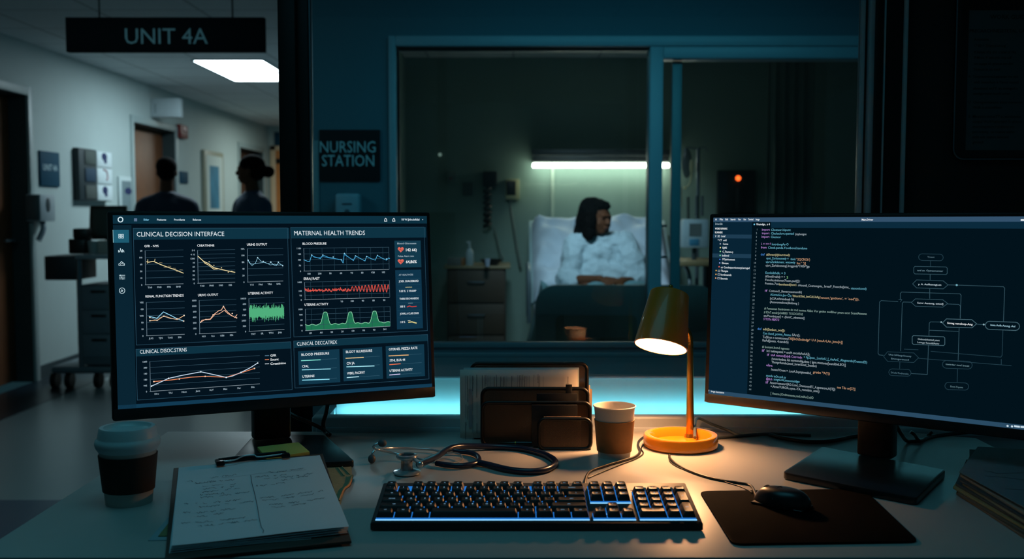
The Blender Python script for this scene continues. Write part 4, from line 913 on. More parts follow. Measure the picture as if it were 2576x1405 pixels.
for a in ((690, 540, 775, 535), (815, 528, 980, 512), (430, 580, 500, 576), (520, 598, 750, 575), (780, 575, 820, 570), (845, 570, 945, 562), (600, 628, 660, 622), (700, 618, 820, 606), (900, 612, 955, 606), (600, 658, 750, 645), (800, 640, 830, 638), (900, 634, 940, 630), (590, 688, 770, 672), (840, 665, 905, 658), (945, 658, 1005, 652), (570, 715, 600, 712), (620, 712, 830, 700), (575, 742, 720, 734), (780, 725, 915, 714), (955, 705, 1105, 690),
          (395, 808, 440, 802), (515, 805, 540, 800), (600, 800, 640, 796), (715, 790, 790, 784), (840, 782, 900, 776), (930, 772, 1015, 765), (555, 838, 780, 822), (835, 812, 875, 808), (990, 798, 1145, 784), (380, 895, 460, 888), (520, 895, 650, 885), (680, 885, 740, 878), (790, 870, 950, 852), (530, 935, 640, 926), (710, 915, 820, 900), (360, 998, 455, 990), (505, 993, 705, 978), (780, 972, 1055, 945), (535, 1032, 580, 1026), (610, 1024, 720, 1015), (760, 1008, 810, 1002), (850, 1000, 990, 990), (1040, 985, 1185, 968),
          (1320, 490, 1370, 488), (1400, 488, 1520, 478), (1550, 470, 1700, 458), (1170, 540, 1320, 528), (1370, 530, 1405, 526), (1440, 520, 1510, 512), (1270, 560, 1330, 555), (1375, 550, 1420, 546), (1450, 545, 1590, 535), (1620, 528, 1650, 525), (1700, 518, 1805, 500), (1460, 572, 1520, 566), (1550, 560, 1600, 556), (1620, 545, 1745, 532), (1175, 630, 1195, 628), (1220, 628, 1300, 620), (1340, 618, 1380, 614), (1400, 608, 1500, 598),
          (1215, 750, 1390, 740), (1450, 732, 1590, 718), (1630, 712, 1785, 690), (1850, 690, 1905, 680), (1240, 778, 1420, 765), (1470, 755, 1590, 745), (1660, 735, 1800, 712), (1315, 820, 1465, 810), (1530, 805, 1640, 795), (1730, 785, 1915, 755), (1340, 850, 1490, 838), (1560, 830, 1720, 815)):
    scrawl(CX(a[0]), CY_(a[1]), CX(a[2]), CY_(a[3]), 4.6)
stroke([(CX(x), CY_(y)) for x, y in ((1125, 520), (1135, 600), (1165, 720), (1190, 850), (1205, 960), (1225, 1050), (1248, 1080), (1242, 1108))], .0009)
stroke([(CX(x), CY_(y)) for x, y in ((810, 545), (950, 535), (1100, 518), (1230, 500), (1400, 492), (1730, 468))], .0005)
stroke([(CX(x), CY_(y)) for x, y in ((530, 600), (700, 590), (735, 580))], .0004)
mb.build('handwriting', cl, smooth=None)
blk_metal = pm('dark_clip_metal', '#14171a', .3, .7); chrome = pm('chrome', '#c4ced2', .2, .7, var=.03)
e0 = PZ(552, 1180, cz+.004); e1 = PZ(716, 1163, cz+.004); d = (e1-e0).normalized(); nn = V((-d.y, d.x, 0))
mb = MB(blk_metal); mb.X = I; T = M.Translation(e0) @ M(((d.x, nn.x, 0, 0), (d.y, nn.y, 0, 0), (0, 0, 1, 0), (0, 0, 0, 1))); LL_ = (e1-e0).length
mb.X = I @ T; mb.bb((-.004, .004, -.004), (LL_+.004, .018, .001), .001); mb.tube([(0, .006, .003), (LL_*.5, .006, .0035), (LL_, .006, .003)], .0022)
mb.build('clip_bar', cl)
for x in (0, LL_):
    mb = MB(blk_metal); mb.X = I @ T; mb.bb((x-.006, -.012, -.003), (x+.007, -.002, .004), .0016); mb.bb((x-.004, -.002, -.001), (x+.004, .009, .004), .001); mb.build('clip_end', cl)
mb = MB(chrome); mb.X = I @ T; mb.tube([(.004, -.008, .003), (LL_*.22, -.007, .003), (LL_*.36, .0, .0055), (LL_*.52, .0, .0055), (LL_*.6, -.006, .003), (LL_*.98, -.005, .003)], .0012); mb.build('clip_wire', cl)
cl.rotation_euler = (math.radians(2.3), 0, 0); cl.location.z = DZ+.0052
# papers peeking out beneath
def flat(name, label, cat, pts, z0, z1, m, part='sheet'):
    P = [PZ(*p) for p in pts]; c_ = sum(P, V())/len(P); c_.z = DZ; o = thing(name, c_, label, cat)
    mb = MB(m); pp = [(p.x-c_.x, p.y-c_.y) for p in P]
    ar = sum(pp[i][0]*pp[(i+1) % len(pp)][1]-pp[(i+1) % len(pp)][0]*pp[i][1] for i in range(len(pp)))
    mb.prism(pp if ar > 0 else pp[::-1], z0, z1, bev=.0002); mb.build(part, o); return o
flat('paper_sheet', 'pale blue sheet poking out under the left corner of the clipboard', 'paper', [(440, 1282), (372, 1360), (700, 1352), (690, 1250)], .0003, .0009, pm('pale_blue_paper', '#8fa4ab', .7))
flat('folder', 'olive folder poking out beside the lower left corner of the clipboard', 'folder', [(440, 1298), (398, 1351), (560, 1350), (560, 1290)], .0012, .0022, pm('olive_card', '#7f7a50', .8))
o = flat('envelope', 'crumpled beige envelope sticking out from under the right side of the clipboard', 'envelope', [(700, 1175), (884, 1170), (886, 1210), (868, 1228), (850, 1290), (700, 1290)], .0003, .0024, pm('beige_envelope', '#8a8260', .8, var=.2, scale=90, bump=.6))
mb = MB(pm('torn_edge', '#c08a58', .7)); mb.X = inv(o); mb.tube(dcable([(886, 1196), (878, 1218), (866, 1228), (858, 1244), (853, 1258)], .0035), lambda t: .0022*(1-.5*t)); mb.build('torn_edge', o)
for a, b in (((860, 1172), (880, 1192)), ((850, 1175), (866, 1196))):
    mb = MB(pm('envelope_fold', '#a89c78', .7)); mb.X = inv(o); mb.tube(dcable([a, b], .003), .0009, 6); mb.build('fold_ridge', o)

# ================= paper stack right =================
PSt = [(2415, 1218), (2436, 1180), (2640, 1186), (2900, 1300), (2700, 1385), (2560, 1310)]
cols = ['#6a584a', '#4a5048', '#8a7a50', '#2e3a3c', '#7d7c66', '#203034', '#8a7a6c', '#39444a', '#5c6f78']
labs = ['tan paper at the bottom of the stack on the right end of the desk', 'dark grey folder second from the bottom of the right-hand stack', 'mustard folder third from the bottom of the right-hand stack', 'dark teal folder just above the mustard one in the right-hand stack', 'greenish paper wad in the middle of the right-hand stack', 'near-black folder above the greenish papers in the right-hand stack', 'light brown folder in the upper part of the right-hand stack', 'grey folder directly under the topmost sheet of the right-hand stack', 'blue-grey sheet on top of the right-hand stack of papers']
zz = .0005; r_ = random.Random(9)
stack_c = PZ(2640, 1270)
for k in range(9):
    t = (.003, .004, .003, .004, .004, .003, .004, .003, .0015)[k]
    P = [PZ(x, y, DZ) for x, y in ((2398+r_.uniform(-8, 26)+k*2.6, 1246-k*.5+r_.uniform(-8, 5)), (2430+k*2+r_.uniform(-8, 14), 1176+r_.uniform(-6, 10)), (2760, 1190), (2900, 1330), (2640+r_.uniform(-8, 8), 1392-k*2))]
    c_ = sum(P, V())/5; c_.z = DZ; o = thing('paper_sheet' if k in (0, 4, 8) else 'folder', c_, labs[k], 'paper' if k in (0, 4, 8) else 'folder', 0, 'stacked papers and folders at the right end of the desk')
    mb = MB(pm('stack_%d' % k, cols[k], .8, var=.12, scale=60)); pp = [(p.x-c_.x, p.y-c_.y) for p in P]; ar = sum(pp[i][0]*pp[(i+1) % 5][1]-pp[(i+1) % 5][0]*pp[i][1] for i in range(5))
    mb.prism(pp if ar > 0 else pp[::-1], zz, zz+t, bev=.0004); mb.build('cover' if k not in (0, 4, 8) else 'sheet', o); zz += t+.0004
    if k == 8:
        mb = MB(pm('stack_ink', '#22363e', .8)); mb.X = inv(o)
        for pts in ([(2478, 1183), (2495, 1186), (2506, 1190), (2576, 1188)], [(2480, 1196), (2530, 1200), (2576, 1206)], [(2530, 1228), (2590, 1232)]):
            mb.ribbon([(p.x, p.y) for p in (PZ(a, b, DZ+zz) for a, b in pts)], .0014, tr(0, 0, DZ+zz+.0001))
        mb.build('print', o, smooth=None)

# ================= stethoscope =================
sp_ = PZ(1180, 1150)
sth = thing('stethoscope', sp_, 'navy blue stethoscope coiled on the desk behind the keyboard', 'stethoscope'); I = inv(sth)
tube_m = pm('navy_tubing', '#14213a', .3, var=.03, coat=.1)
SX = lambda x: 900+x/4.293
SY = lambda y: 1080+y/4.293
def spts(L_): return [PZ(SX(x), SY(y), DZ+z_) for x, y, z_ in L_]
mb = MB(tube_m); mb.X = I; r = .0052
mb.tube(spts([(660, 378, .024), (760, 335, .018), (860, 285, .012), (950, 225, .012), (1050, 185, .013), (1200, 178, .010), (1500, 185, .0056), (1750, 200, .0056), (1920, 235, .0056), (2060, 285, .0056), (2135, 350, .0056), (2080, 410, .0056), (1960, 445, .0056), (1800, 450, .0056), (1600, 425, .0056), (1400, 375, .0056), (1290, 355, .006)]), r, 14)
mb.tube(spts([(1290, 355, .006), (1220, 378, .0056), (1100, 390, .0056), (960, 380, .0056), (850, 362, .0056)]), .0046, 12)
mb.tube(spts([(1290, 355, .006), (1310, 320, .0056), (1280, 275, .0056), (1200, 245, .006), (1100, 235, .0065), (1030, 225, .008)]), .0044, 12)
mb.build('tubing', sth)
mb = MB(chrome); mb.X = I
mb.tube(spts([(860, 362, .0056), (780, 345, .005), (600, 300, .007), (400, 255, .012), (250, 222, .020), (200, 208, .024), (170, 185, .030), (195, 160, .034), (240, 143, .036)]), .0022, 10)
mb.tube(spts([(1035, 226, .008), (940, 240, .006), (760, 212, .006), (500, 200, .010), (300, 200, .016), (205, 212, .020), (172, 235, .018), (155, 265, .014), (150, 290, .010)]), .0022, 10)
mb.build('ear_tube', sth)
mb = MB(chrome); mb.X = I
mb.tube(spts([(960, 250, .010), (1050, 252, .009), (1105, 270, .008), (1125, 300, .007), (1110, 330, .006), (1060, 352, .006), (1000, 362, .008)]), .0017, 8); mb.build('spring', sth)
tip = pm('grey_rubber_tip', '#54575a', .6)
for c_, z_ in (((265, 145), .036), ((152, 315), .0085)):
    mb = MB(tip); mb.X = I; p = PZ(SX(c_[0]), SY(c_[1]), DZ+z_); mb.ell(p, (.0075, .006, .0065) if z_ > .02 else (.0065, .0065, .0078)); mb.build('ear_tip', sth)
hp_ = PZ(SX(530), SY(478), DZ); T = I @ M.Translation(hp_)
mb = MB(chrome); mb.lathe([(0, .0005), (.0195, .0005), (.0222, .002), (.0225, .0045), (.020, .006), (.011, .0075), (.0095, .010), (.0095, .023), (.0125, .0255), (.0165, .0265), (.0175, .029), (.0165, .0315), (.013, .0325), (.0125, .0305), (0, .030)], 48, T); mb.build('chest_piece', sth)
mb = MB(pm('smoked_diaphragm', '#1c2a30', .15)); mb.lathe([(0, .0312), (.0124, .0307)], 32, T); mb.build('bell', sth)
mb = MB(chrome); mb.X = I; a_ = hp_+V((.010, .002, .026)); e_end = PZ(SX(672), SY(374), DZ+.0245); mb.cyl(a_, e_end, .0034); mb.ell(e_end, (.0056, .0056, .0056)); mb.build('stem', sth)

# ================= loose cables behind =================
def cable(label, pts, r, m=cab_m, grp=None):
    P = [q if isinstance(q, V) else PZ(q[0], q[1], DZ+(q[2] if len(q) > 2 else r)) for q in pts]; c_ = P[len(P)//2].copy(); c_.z = DZ
    o = thing('cable', c_, label, 'cable', 0, grp); mb = MB(m); mb.X = inv(o); mb.tube(P, r); mb.build('cord', o); return o
pm('grey_cable', '#4c5558', .4)
cable('black cable hanging behind the lower right edge of the left monitor', [PY(824, 1020, 1.93), PY(820, 1040, 1.94), PY(813, 1062, 1.945), PY(815, 1080, 1.945), (825, 1092)], .004)
cable('black cable sloping from the neck of the left monitor towards the hanging one', [PY(722, 1035, 1.90), PY(745, 1048, 1.92), PY(785, 1065, 1.935), PY(812, 1079, 1.94), (830, 1093)], .0038)
cable('grey cable curving away behind the stem of the orange lamp', [(1748, 1100, .02), PY(1752, 1052, 1.955), PY(1790, 1066, 1.96), PY(1830, 1081, 1.955), (1862, 1094), (1900, 1092)], .0028, MATS['grey_cable'])
cable('grey cable crossing the desk just right of the orange lamp base', [(1800, 1101), (1850, 1097), (1900, 1092), (1940, 1090), (1990, 1092), (2040, 1094)], .0026, MATS['grey_cable'])
cable('black cable running to the neck of the right monitor', [(1935, 1092), (1970, 1101), (2020, 1109), (2070, 1110), (2110, 1105), (2140, 1098), (2180, 1094)], .0035)
cable('black cable looping out to the right of the right monitor neck', [PY(2255, 1070, 1.80), PY(2268, 1092, 1.80), (2282, 1108, .005), (2310, 1108), (2350, 1096), (2400, 1090), (2440, 1086)], .0035)
cable('black cable tangled under the lower edge of the right monitor', [PY(2290, 1085, 1.86), PY(2300, 1092, 1.86), (2312, 1106, .009), (2330, 1098), (2345, 1085, .012)], .003)
# ================= figures =================
def blob(name, prims, mat, parent, voxel=.006, smooth=5, mats=None):
    """one continuous skin grown over tapered limbs and rounded volumes"""
    mb = MB(mat)
    for p in prims:
        if p[0] == 'c':
            _, a, ra, b, rb = p; mb.cyl(a, b, ra, rb, 14); mb.ell(a, (ra,)*3, None, 14, 10); mb.ell(b, (rb,)*3, None, 14, 10)
        else:
            _, c, r = p[:3]; mb.ell(c, r, p[3] if len(p) > 3 else None, 24, 16)
    o = mb.build(name, parent, smooth=None)
    m = o.modifiers.new('join', 'REMESH'); m.mode = 'VOXEL'; m.voxel_size = voxel; m.use_smooth_shade = True
    m = o.modifiers.new('relax', 'SMOOTH'); m.iterations = smooth; m.factor = .5
    return o
def chain(pts, rs): return [('c', pts[i], rs[i], pts[i+1], rs[i+1]) for i in range(len(pts)-1)]
def head(c, T, s=1.0):
    """head prims; T turns the face (local -Y) about the head centre c"""
    P = []
    def e(p, r, R=None): P.append(('e', V(c)+(T @ V(p))*s, tuple(k*s for k in r), T if R is None else T @ R))
    e((0, .012, .028), (.074, .092, .082)); e((0, -.018, -.02), (.062, .07, .078)); e((0, -.048, -.072), (.034, .032, .026)); e((0, -.03, -.055), (.050, .045, .035))
    e((0, -.080, .022), (.046, .012, .012)); e((0, -.093, -.014), (.0115, .016, .020), rx(-20)); e((0, -.099, -.024), (.0165, .011, .009))
    e((0, -.084, -.050), (.022, .010, .006)); e((0, -.081, -.059), (.020, .010, .006))
    for s_ in (-1, 1): e((s_*.036, -.052, -.028), (.022, .018, .020)); e((s_*.074, .008, -.005), (.008, .018, .028))
    return P
def hand(w, d, up, s=1.0, side=1, curl=.35):
    """w wrist point, d pointing direction, up = back of the hand; palm, four unequal fingers and a thumb from the palm's side"""
    d = V(d).normalized(); up = (V(up)-d*V(up).dot(d)).normalized(); lat = d.cross(up)*side; w = V(w); P = []
    k = lambda a, b, c: w+d*a*s+lat*b*s+up*c*s
    P += [('c', w, .019*s, k(.045, -.012, 0), .017*s), ('c', w, .019*s, k(.045, .014, 0), .017*s), ('c', k(.03, -.026, 0), .014*s, k(.078, -.028, 0), .011*s), ('c', k(.03, .022, 0), .014*s, k(.08, .026, 0), .011*s), ('c', k(.05, 0, 0), .014*s, k(.082, 0, 0), .011*s)]
    for b, L_, c0 in ((-.030, .058, 1.25), (-.011, .072, 1.0), (.009, .078, .95), (.028, .068, 1.0)):
        a = k(.082, b, .002); m1 = a+(d*math.cos(curl*c0)-up*math.sin(curl*c0))*L_*.5*s; m2 = m1+(d*math.cos(curl*2*c0)-up*math.sin(curl*2*c0))*L_*.3*s; m3 = m2+(d*math.cos(curl*2.8*c0)-up*math.sin(curl*2.8*c0))*L_*.22*s
        P += chain([a, m1, m2, m3], [.0092*s, .0084*s, .0078*s, .0068*s])
    t0 = k(.022, .024, -.006); t1 = k(.050, .050, -.014); t2 = k(.078, .058, -.018); P += chain([t0, t1, t2], [.013*s, .0105*s, .0085*s])
    return P
skin_dark = pm('dark_brown_skin', '#5a3826', .65, var=.06, scale=30, spec=.15); hair_m = pm('black_hair', '#060505', .95, var=.3, scale=200, bump=.8, spec=.08)
def standing(label, loc, yaw, H, hair, top_m, trouser_m, arms='down', head_yaw=0, skin=skin_dark, shirt_cat='person'):
    root = thing('person', loc, label, 'person', yaw); k = H/1.75
    q = lambda x, y, z: V((x*k, y*k, z*k)); R_ = lambda r: r*k
    hc = q(0, -.02, 1.635); T = rz(head_yaw)
    P = head(hc, T, k*1.02)
    P += chain([q(0, .01, 1.44), q(0, -.005, 1.58)], [R_(.058), R_(.052)])
    P += [('e', q(0, 0, 1.30), (R_(.165), R_(.105), R_(.16))), ('e', q(0, 0, 1.12), (R_(.145), R_(.10), R_(.16))), ('e', q(0, 0, .96), (R_(.165), R_(.115), R_(.12)))]
    P += chain([q(-.15, 0, 1.37), q(0, 0, 1.41), q(.15, 0, 1.37)], [R_(.06), R_(.066), R_(.06)])
    sh = {}
    for s in (-1, 1):
        a = q(s*.180, 0, 1.355)
        if arms == 'down': b = q(s*.235, .01, 1.11); c = q(s*.235, -.08, .87)
        else: b = q(s*.25, -.02, 1.13); c = q(s*.07, -.22, 1.12+.03*s)
        sh[s] = (a, b, c)
        P += chain([a, b], [R_(.055), R_(.042)]) + chain([b, c], [R_(.041), R_(.028)])
        d = (c-b).normalized(); P += hand(c, d, (s, 0, .2) if arms == 'down' else (0, -.4, 1), k, 1 if (s > 0) == (arms == 'down') else -1)
        h_ = q(s*.09, 0, .93); kn = q(s*.10, -.01, .50); an = q(s*.10, .02, .09)
        P += chain([h_, kn, an], [R_(.088), R_(.058), R_(.038)]); P += chain([an, q(s*.105, -.13, .045)], [R_(.042), R_(.036)])
    blob('body', P, skin, root, .007)
    m = 1.0
    S = [('e', q(0, 0, 1.30), (R_(.185), R_(.125), R_(.17))), ('e', q(0, 0, 1.12), (R_(.168), R_(.122), R_(.18))), ('e', q(0, 0, .95), (R_(.185), R_(.135), R_(.15)))]
    S += chain([q(-.155, 0, 1.37), q(0, 0, 1.415), q(.155, 0, 1.37)], [R_(.072), R_(.08), R_(.072)]) + [('e', q(0, .01, 1.45), (R_(.085), R_(.075), R_(.045)))]
    for s in (-1, 1): a, b, c = sh[s]; S += chain([a, a.lerp(b, .85)], [R_(.070), R_(.064)])
    blob('scrub_top', S, top_m, root, .01, 6)
    S = [('e', q(0, 0, .93), (R_(.180), R_(.130), R_(.13)))]
    for s in (-1, 1): S += chain([q(s*.09, 0, .92), q(s*.10, -.01, .50), q(s*.10, .02, .10)], [R_(.108), R_(.080), R_(.066)])
    blob('trousers', S, trouser_m, root, .011, 6)
    for s in (-1, 1): blob('shoe', chain([q(s*.10, .045, .045), q(s*.107, -.15, .038)], [R_(.047), R_(.041)]), pm('dark_shoe', '#15181a', .5), root, .008, 3)
    HP = []
    def e(p, r): HP.append(('e', hc+(T @ V(p))*k, tuple(x*k for x in r), T))
    if hair == 'short': e((0, .026, .045), (.083, .094, .080)); e((0, .060, -.005), (.070, .055, .065))
    else: e((0, .024, .048), (.088, .102, .082)); e((0, .060, .0), (.080, .070, .078)); e((0, .148, -.005), (.052, .050, .048)); e((0, .105, .01), (.045, .05, .04))
    blob('hair', HP, hair_m, root, .006, 3)
    return root
navy = pm('navy_scrubs', '#10253a', .8, var=.1, scale=20, bump=.2); navy2 = pm('blue_scrubs', '#1a3850', .8, var=.1, scale=20, bump=.2); navyt = pm('navy_trousers', '#0e1f30', .8)
a = PY(420, 500, 7.4); standing('person in navy scrubs with short dark hair standing in the hallway, back to the desk', (a.x, 7.4, 0), PI+.15, 1.555, 'short', navy, navyt, head_yaw=4)
a = PY(634, 500, 7.3); standing('person in blue scrubs with hair tied in a bun, seen in profile facing left', (a.x, 7.3, 0), -math.radians(48), 1.56, 'bun', navy2, navyt, 'folded', head_yaw=-40)

# ---------------- ward bed and patient ----------------
bedx0 = PY(1336, 600, 6.95).x; bw = .92; bcx = bedx0+bw/2
bed = thing('hospital_bed', (bcx, 6.2, 0), 'hospital bed with raised backrest and pale footboard behind the ward glass', 'bed'); 
bedf = pm('bed_plastic', '#8fa8ac', .5, var=.05); bedmetal = pm('bed_metal', '#5a6468', .4, .7)
h0 = V((0, 6.62-6.2, .60)); h1 = V((0, 7.16-6.2, 1.10)); d = (h1-h0).normalized(); nb = V((0, -d.z, d.y))
mb = MB(bedmetal); mb.bb((-bw/2+.03, -.88, .38), (bw/2-.03, .98, .44), .01); mb.build('bed_frame', bed)
for sx in (-1, 1):
    for sy in (-.75, .85):
        mb = MB(bedmetal); mb.cyl((sx*.36, sy, .1), (sx*.36, sy, .39), .025); mb.build('bed_leg', bed)
        mb = MB(dark_m); mb.cyl((sx*.36-.02, sy, .062), (sx*.36+.02, sy, .062), .062, n=24); mb.build('caster', bed)
mb = MB(bedf); zf_ = PY(1500, 716, 5.3).z; fl = PY(1346, 800, 5.3).x-bcx; P = rrect(fl, .34, -fl, zf_, .11, 8); mb.X = tr(0, 5.3-6.2, 0) @ XZ; mb.prism(P, -.02, .02, bev=.006); mb.build('footboard', bed)
mb = MB(pm('footboard_inset', '#7f8a80', .5)); mb.X = tr(0, 5.277-6.2, 0) @ XZ; a = PY(1398, 792, 5.28); b = PY(1602, 850, 5.28); mb.prism(rrect(a.x-bcx, b.z-.1, b.x-bcx, a.z, .03), -.004, .003, bev=.002); mb.build('footboard_panel', bed)
sheet_m = pm('bed_linen', '#b8c6d4', .85, var=.05, scale=14, bump=.3)
def quilt(fn, n=40):
    mb = MB(sheet_m); mb.grid(fn, n, n); return mb
def backf(u, v):
    x = -bw/2+.01+(bw-.02)*u; p = h0+d*((h1-h0).length*v)
    w_ = .020*math.sin(9*u+9*v)+.018*math.sin(19*u-13*v+1)+.014*math.sin(27*v+9*u)+.010*math.sin(37*u+21*v)
    edge = min(u, 1-u, v, 1-v); t = .10*(min(1, edge/.07))**.5
    return (x, p.y+nb.y*(t+w_*min(1, edge*12)), p.z+nb.z*(t+w_*min(1, edge*12)))
mb = quilt(backf); mb.use(sheet_m); mb.box((0, 0, 0), (bw-.02, .02, (h1-h0).length), M.Translation((h0+h1)/2) @ M.Rotation(-math.atan2(d.y, d.z), 4, 'X'), .008); mb.build('backrest_mattress', bed, smooth=80)
mb = MB(bedf); mb.box((0, 0, 0), (bw+.03, .03, (h1-h0).length+.04), M.Translation((h0+h1)/2-nb*.03+d*.02) @ M.Rotation(-math.atan2(d.y, d.z), 4, 'X'), .01); mb.build('backrest_shell', bed)
mb = MB(sheet_m); mb.bb((-bw/2+.01, -.86, .445), (bw/2-.01, .5, .60), .04, seg=3); mb.build('mattress', bed)
blank_m = pm('teal_blanket', '#5d8a94', .9, var=.08, scale=20, bump=.4)
bl = thing('blanket', (bcx, 5.95, .6), 'teal blanket over the legs of the patient, spread over the bed behind the footboard', 'blanket')
def bf(u, v):
    x = -bw/2-.03+(bw+.06)*u; y = -.56+v*.98; e = min(u, 1-u)
    legs = .13*max(0, math.cos((u-.40)*PI*3.2)) + .13*max(0, math.cos((u-.66)*PI*3.2))
    z_ = .012+legs*(.8+.2*math.sin(v*2))+.012*math.sin(14*u+8*v)+.010*math.sin(23*v-9*u)
    if e < .07: z_ = .012-(.07-e)/.07*.26
    return (x, y, z_)
mb = MB(blank_m); mb.grid(bf, 48, 40); o = mb.build('cover', bl, smooth=80); md = o.modifiers.new('thick', 'SOLIDIFY'); md.thickness = .012; md.offset = 1
rail_m2 = pm('bed_rail', '#66757c', .4, .2)
for s in (-1, 1):
    mb = MB(rail_m2); x = s*(bw/2+.025); mb.tube([(x, .02, .50), (x, .04, .78), (x, .30, .84), (x, .44, .80), (x, .46, .50)], .013, 8); mb.tube([(x, .03, .65), (x, .45, .65)], .009, 8, smooth=False); mb.build('side_rail', bed)
# patient
pt_x = PY(1508, 600, 6.5).x
pat = thing('person', (pt_x, 6.42, .60), 'person with long dark hair in a pale blue patterned gown sitting up in bed', 'person'); 
hc = PY(1500, 548, 6.46)-pat.location
T = rz(48) @ rx(6)
gown = pm('patterned_gown', '#9cb0ba', .85, var=.16, scale=150, bump=.3)
P = head(hc, T, 1.0)
ch = V((.0, .06, .30)); nk_ = V((-.01, .08, .42))
P += chain([nk_, hc+V((0, .03, -.06))], [.055, .05]); 
P += [('e', V((0, .10, .30)), (.16, .10, .13)), ('e', V((0, .07, .15)), (.14, .105, .15)), ('e', V((0, .02, .06)), (.17, .13, .09))]
SL = V((-.150, .08, .37)); SR_ = V((.155, .08, .37)); EL = V((-.198, -.02, .145)); ER = V((.235, -.02, .13)); WL = V((-.02, -.21, .165)); WR = V((.115, -.20, .155))
P += chain([SL, SR_], [.058, .058]) + chain([SL, EL, WL], [.05, .040, .027]) + chain([SR_, ER, WR], [.05, .040, .027])
P += hand(WL, (1, -.22, -.08), (0, -.35, 1), 1.0, 1, .3) + hand(WR, (-.8, -.5, -.02), (0, -.3, 1), 1.0, -1, .35)
for s in (-1, 1): P += chain([V((s*.09, 0, .06)), V((s*.10, -.45, .09)), V((s*.10, -.86, .05))], [.08, .052, .036]) + chain([V((s*.10, -.88, .045)), V((s*.10, -.92, .09))], [.036, .026])
blob('body', P, skin_dark, pat, .0045, 4)
G = [('e', V((0, .10, .29)), (.185, .125, .15)), ('e', V((0, .06, .15)), (.18, .135, .16)), ('e', V((0, .00, .06)), (.20, .16, .09))]
G += chain([SL, SR_], [.078, .082]) + chain([SL, SL.lerp(EL, .98)], [.076, .082]) + chain([SR_, SR_.lerp(ER, .95)], [.084, .092]) + chain([EL, EL.lerp(WL, .18)], [.080, .066]) + chain([ER, ER.lerp(WR, .35)], [.080, .060])
G += [('e', nk_+V((0, .0, -.03)), (.085, .075, .035))]
g = blob('gown', G, gown, pat, .009, 4)
tex = bpy.data.textures.new('cloth_folds', 'CLOUDS'); tex.noise_scale = .09; dm = g.modifiers.new('folds', 'DISPLACE'); dm.texture = tex; dm.strength = .05; dm.mid_level = .5
tex3 = bpy.data.textures.new('fine_folds', 'CLOUDS'); tex3.noise_scale = .04; dm = g.modifiers.new('creases', 'DISPLACE'); dm.texture = tex3; dm.strength = .014; dm.mid_level = .5
HP = []
def e_(p, r): HP.append(('e', hc+T @ V(p), r, T))
e_((0, .030, .045), (.090, .098, .082)); e_((0, .066, -.02), (.088, .066, .098)); e_((0, -.028, .082), (.066, .055, .034))
for s in (-1, 1): e_((s*.076, .0, -.012), (.022, .060, .080)); e_((s*.068, -.002, -.078), (.028, .050, .060))
HP += chain([hc+V((-.06, .05, -.03)), hc+V((-.09, .05, -.13)), hc+V((-.115, .03, -.185))], [.066, .058, .034]) + chain([hc+V((.0, .07, -.05)), hc+V((-.01, .09, -.15))], [.075, .06])
hr = blob('hair', HP, hair_m, pat, .006, 2)
tex2 = bpy.data.textures.new('hair_curls', 'CLOUDS'); tex2.noise_scale = .025; dm = hr.modifiers.new('curls', 'DISPLACE'); dm.texture = tex2; dm.strength = .016
for s in (-1, 1):
    c_ = hc+T @ V((s*.030, -.0735, .003)); mb = MB(pm('eye_dark', '#1c1410', .8, spec=.02)); mb.ell(c_, (.0085, .0075, .0040), T); mb.use(pm('dark_iris', '#150c08', .9, spec=.05)); mb.ell(c_+T @ V((.002, -.005, -.0008)), (.0050, .0048, .0045), T); mb.build('eye', pat)
mb = MB(pm('dark_lips', '#4a201c', .5)); mb.ell(hc+T @ V((0, -.0905, -.052)), (.019, .006, .0045), T); mb.ell(hc+T @ V((0, -.088, -.059)), (.016, .006, .005), T); mb.build('lips', pat)

# ---------------- ward fittings ----------------
fy = 7.28
a = PY(1338, 375, fy); b = PY(1686, 408, fy); 
fx = thing('bed_light', ((a.x+b.x)/2, 7.4, b.z), 'long wall light glowing pale yellow above the head of the hospital bed', 'light'); I = inv(fx)
mb = MB(pm('fixture_metal', '#6f777a', .4, .6)); mb.X = I; c_ = (a.z+b.z)/2
mb.bb((a.x, fy, c_), (b.x, 7.4, a.z), .006); mb.bb((a.x+.006, fy+.012, b.z), (b.x-.006, 7.4, c_), .004); mb.build('housing', fx)
mb = MB(em('#f2f4dc', 20.0)); mb.X = I; t0 = PY(1340, 410, fy); t1 = PY(1340, 421, fy); mb.bb((a.x+.004, fy+.006, t1.z), (b.x-.004, fy+.05, t0.z), .008); mb.build('tube', fx)
# bedside cabinet
cy0 = 6.75
a = PY(1124, 668, cy0); b = PY(1272, 668, cy0); zt_ = a.z; cxm = (a.x+b.x)/2; cw = (b.x-a.x)/2
cab = thing('bedside_cabinet', (cxm, cy0+.2, 0), 'brown bedside cabinet with drawers left of the hospital bed', 'cabinet')
brownc = pm('cabinet_laminate', '#3f3226', .6, var=.15, scale=10)
mb = MB(brownc); mb.bb((-cw, -.2, .03), (cw, .25, zt_-.02), .004); mb.build('body', cab)
mb = MB(pm('cabinet_top', '#8a7a5c', .5)); mb.bb((-cw-.02, -.225, zt_-.02), (cw+.03, .25, zt_), .006); mb.build('top', cab)
for z0_, z1_ in ((zt_-.24, zt_-.03), (zt_-.45, zt_-.25), (.05, zt_-.46)):
    mb = MB(pm('drawer_front', '#46382a', .6, var=.15, scale=10)); mb.bb((-cw+.01, -.218, z0_), (cw-.01, -.2, z1_), .004); dr = mb.build('drawer', cab)
    mb = MB(alu_m); zc = (z0_+z1_)/2+.03; mb.tube([(.0-.05, -.218, zc), (-.045, -.235, zc), (.045, -.235, zc), (.05, -.218, zc)], .005, 8); mb.build('handle', dr)
zt_ += .0005
